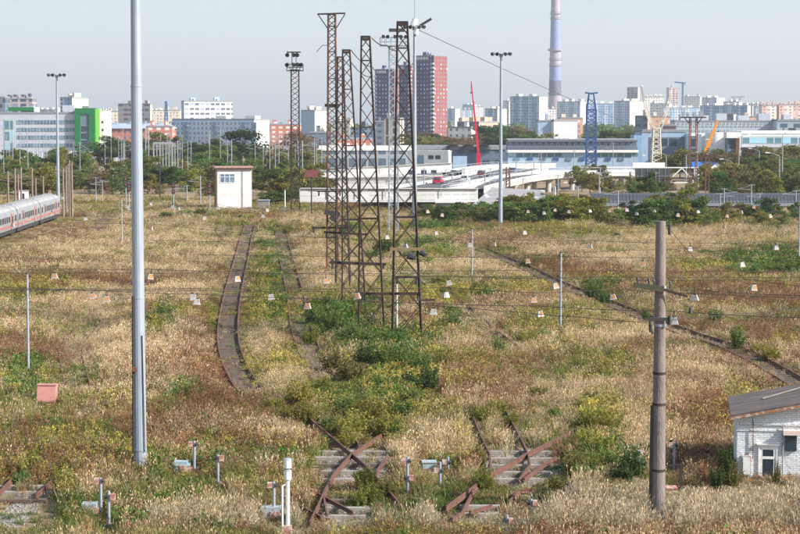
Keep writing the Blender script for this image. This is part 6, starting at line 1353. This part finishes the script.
shrub_variants('yellow', LYS, 2600, .042, False); shrub_variants('green', LGS, 2600, .042, False); shrub_variants('olive', LSS, 2600, .04, False); shrub_variants('dark', LDS, 2600, .042, True); shrub_variants('sapling', LGS, 1800, .045, True)
KN = {'yellow': 'yellowish shrub', 'green': 'green shrub', 'olive': 'olive shrub', 'dark': 'dark shrub', 'sapling': 'green sapling'}
def shwhere(px, py):
    if py < 235: return 'at the far field edge '+('left of the lattice towers' if px < 320 else 'right of the lattice towers' if px < 650 else 'below the right bridge')
    if px < 215: return 'in the left field'+(' near the steel mast foot' if py > 400 else ' around the steel mast shaft')
    if px < 315: return 'between and beside the two left tracks' if py < 400 else 'left of the left rail crossing'
    if px < 440: return ('around the lattice tower feet' if py < 380 else 'in front of the lattice tower feet' if py < 455 else 'at the left rail crossing')
    if px < 640: return ('beside the long slanting track' if py < 340 else 'in the middle of the right field' if py < 430 else 'around the right rail crossing')
    return 'in the right field behind the concrete pole' if py < 400 else 'by the brick hut'
def shrub(px, py, h, wd, kind):
    b = G(px, py); root = thing('shrub', '', 'shrub', b, rnd.uniform(0, 6.28), 'shrubs growing in the yard'); c, s = rnd.choice(SH[kind]); inst('foliage', c, root, (0, 0, 0), (wd, wd, h)); inst('stem', s, root, (0, 0, 0), (wd, wd, h)); later(root, KN[kind], shwhere(px, py), px)
for a in [(160, 322, 1.8, 1.6, 'green'), (158, 334, 1.6, 1.3, 'yellow'), (171, 318, 1.4, 1.5, 'green'), (190, 398, 1.0, 1.2, 'green'), (165, 220, 1.5, 3.2, 'dark'), (185, 217, 1.5, 2.6, 'green'), (200, 217, 1.6, 3.2, 'dark'), (210, 219, 1.3, 3, 'green'), (238, 221, 1.1, 4, 'dark'), (250, 205, 1.5, 3, 'dark'), (225, 207, 1.4, 3, 'dark'),
          (200, 250, 1, 2, 'green'), (166, 252, 1, 1.6, 'yellow'), (215, 250, .8, 1.6, 'green'), (252, 222, 1.6, 1.5, 'olive'), (286, 235, 1.5, 1.6, 'olive'),
          (300, 408, 2.0, 1.9, 'yellow'), (291, 425, 1.4, 1.5, 'yellow'), (273, 411, 1.0, 1.3, 'yellow'), (306, 425, 1.5, 1.4, 'yellow'), (355, 440, 1.9, 2.1, 'yellow'), (370, 430, 2.2, 2.2, 'yellow'), (388, 440, 1.8, 1.9, 'yellow'), (352, 420, 1.7, 1.9, 'green'), (400, 425, 1.8, 2.0, 'green'), (412, 412, 1.8, 1.8, 'green'), (345, 447, 1.2, 1.3, 'yellow'),
          (365, 494, 1.5, 1.2, 'yellow'), (373, 505, 1.2, 1.1, 'yellow'), (360, 508, 1.0, 1.0, 'olive'), (385, 500, 1.1, 1.3, 'olive'), (322, 395, 1.4, 1.4, 'yellow'), (335, 372, 1.8, 2, 'olive'), (350, 385, 2.0, 2.2, 'olive'), (365, 372, 2.0, 2.4, 'dark'), (385, 375, 2.4, 2.6, 'green'), (403, 372, 2.5, 2.6, 'green'), (420, 378, 2.0, 2.2, 'green'), (440, 372, 1.6, 1.8, 'olive'), (428, 392, 1.8, 2, 'dark'), (412, 394, 1.5, 1.8, 'dark'),
          (395, 350, 1.8, 2.4, 'green'), (373, 350, 1.8, 2.6, 'green'), (352, 345, 2, 2.4, 'green'), (330, 335, 2.4, 2.4, 'green'), (315, 325, 2.2, 2, 'green'), (310, 345, 1.7, 1.7, 'yellow'), (322, 312, 1.8, 2.2, 'green'), (340, 318, 1.8, 2.4, 'green'), (360, 322, 1.9, 2.4, 'olive'), (378, 308, 1.6, 2.6, 'green'), (392, 315, 1.4, 2.4, 'green'), (382, 258, 2.4, 3.2, 'dark'), (372, 262, 2, 3, 'green'), (390, 252, 2, 3, 'green'),
          (420, 250, 2.2, 5, 'green'), (435, 258, 1.9, 4, 'yellow'), (448, 262, 1.6, 3.5, 'yellow'), (425, 268, 1.6, 3, 'green'), (410, 262, 1.6, 3, 'green'), (345, 238, 2, 3, 'green'), (355, 232, 2, 4, 'green'), (425, 232, 2.4, 6, 'green'), (445, 230, 2, 5, 'green'),
          (452, 332, 1.7, 2, 'green'), (440, 335, 1.5, 1.6, 'green'), (463, 338, 1.0, 1.3, 'olive'), (488, 300, 1.4, 2, 'green'), (500, 312, 1.2, 2, 'olive'), (510, 292, 1.2, 2.4, 'yellow'), (497, 355, 1.6, 1.3, 'green'), (525, 345, 1.4, 1.8, 'yellow'), (540, 335, 1.3, 1.8, 'yellow'), (524, 268, 1.3, 2, 'green'), (538, 264, 1.1, 2, 'green'),
          (592, 298, 1.9, 2.2, 'green'), (604, 304, 1.6, 2, 'green'), (575, 322, 1.4, 2, 'yellow'), (590, 338, 1.4, 1.8, 'yellow'), (610, 322, 1.0, 2, 'olive'), (625, 330, 1.1, 1.6, 'olive'), (715, 329, 1.9, 1.6, 'sapling'), (738, 350, 2.0, 1.7, 'sapling'), (770, 362, 1.5, 1.8, 'yellow'), (757, 355, 1.1, 1.2, 'yellow'), (646, 322, 1.2, 1.2, 'sapling'),
          (736, 275, 1.5, 3, 'green'), (752, 278, 1.7, 3.6, 'green'), (768, 276, 1.7, 4, 'green'), (784, 277, 1.8, 3.6, 'green'), (797, 275, 1.6, 3.6, 'dark'), (780, 268, 1.4, 4, 'green'), (704, 258, 1.3, 3, 'green'), (690, 254, 1.1, 3, 'green'), (615, 240, 1.1, 2, 'dark'),
          (592, 432, 1.8, 1.7, 'yellow'), (606, 440, 2.0, 1.8, 'yellow'), (585, 450, 1.4, 1.4, 'yellow'), (600, 462, 1.7, 1.7, 'yellow'), (617, 455, 1.3, 1.4, 'green'), (590, 480, 1.6, 1.9, 'olive'), (575, 478, 1.4, 1.5, 'olive'), (612, 478, 1.8, 1.8, 'green'), (622, 490, 1.5, 1.6, 'dark'), (560, 498, 1.2, 1.5, 'olive'), (545, 508, 1.1, 1.4, 'olive'), (600, 385, 1.5, 1.8, 'yellow'), (580, 375, 1.3, 1.5, 'olive'), (612, 376, 1.2, 1.8, 'yellow'), (634, 480, 1.7, 1.5, 'dark'),
          (483, 425, 1.3, 1.5, 'yellow'), (495, 418, 1.3, 1.6, 'yellow'), (511, 428, 1.1, 1.0, 'yellow'), (479, 470, 1.5, .9, 'yellow'), (484, 492, 1.4, 1.1, 'yellow'), (467, 424, 1.0, 1.3, 'green'), (448, 415, 1.0, 1.6, 'olive'), (535, 400, 1.0, 1.6, 'olive'), (555, 420, .9, 1.2, 'green'), (570, 455, 1.2, 1.0, 'yellow'),
          (726, 487, 2.1, 1.3, 'dark'), (733, 490, 1.5, 1.1, 'olive'), (717, 492, 1.3, 1.0, 'dark'), (776, 489, 1.6, .5, 'olive'), (757, 440, .9, 1.2, 'green'), (690, 440, 1.0, 1.3, 'green'), (64, 497, 1.4, 1.2, 'yellow'), (70, 510, 1.1, 1.1, 'green'), (22, 487, .9, 1, 'green'), (52, 478, .8, 1, 'yellow'), (25, 405, .9, 1.4, 'green'), (10, 400, .9, 1.6, 'green'), (30, 392, .8, 1.5, 'green'), (16, 355, .8, 1.6, 'olive'), (40, 350, .8, 1.6, 'olive'), (155, 495, .8, 1, 'olive'), (275, 500, .9, 1, 'green'), (250, 455, .8, 1, 'olive')]: shrub(*a)
rq = random.Random(77); cnt = 0
for cx, cy, rx, ry, s_, w_ in PATCH:
    if s_ not in (Y_, K_) or cnt > 130: continue
    for i in range(max(1, int(rx*ry*w_/190))):
        a_ = rq.uniform(0, 6.28); q_ = rq.uniform(0, 1)**.5; px_, py_ = cx+rx*q_*math.cos(a_), cy+ry*q_*math.sin(a_)
        gq = G(px_, py_); far = min(2.2, gq.y/110); cnt += 1
        if any(min((p_-gq).length for p_ in c) < 2.2 for c, o_ in TRACKS[:6] if o_ > .3) or any(((px_-a-0)/b)**2+((py_-c-6)/(d+8))**2 < 1.3 for a, c, b, d in CLEAR): continue
        shrub(px_, py_, rq.uniform(.7, 1.25)*(1+.25*(far-1)), rq.uniform(.8, 1.4)*far, rq.choice(['yellow', 'yellow', 'olive', 'green'] if s_ == Y_ else ['green', 'green', 'olive']))
finish_labels()

# ------------------------------------------------------------ air
hz = MB(); hz.box(-5200, 5200, -120, 9300, -1, 420); hm = bpy.data.materials.new('haze_air'); hm.use_nodes = True; nt = hm.node_tree; nt.nodes.clear()
pv = nt.nodes.new('ShaderNodeVolumePrincipled'); pv.inputs['Color'].default_value = (.88, .93, 1, 1); pv.inputs['Density'].default_value = 0.95e-4; pv.inputs['Anisotropy'].default_value = .2
o = nt.nodes.new('ShaderNodeOutputMaterial'); nt.links.new(pv.outputs[0], o.inputs['Volume']); h_ = hz.build('haze', hm); tag(h_, kind='stuff')
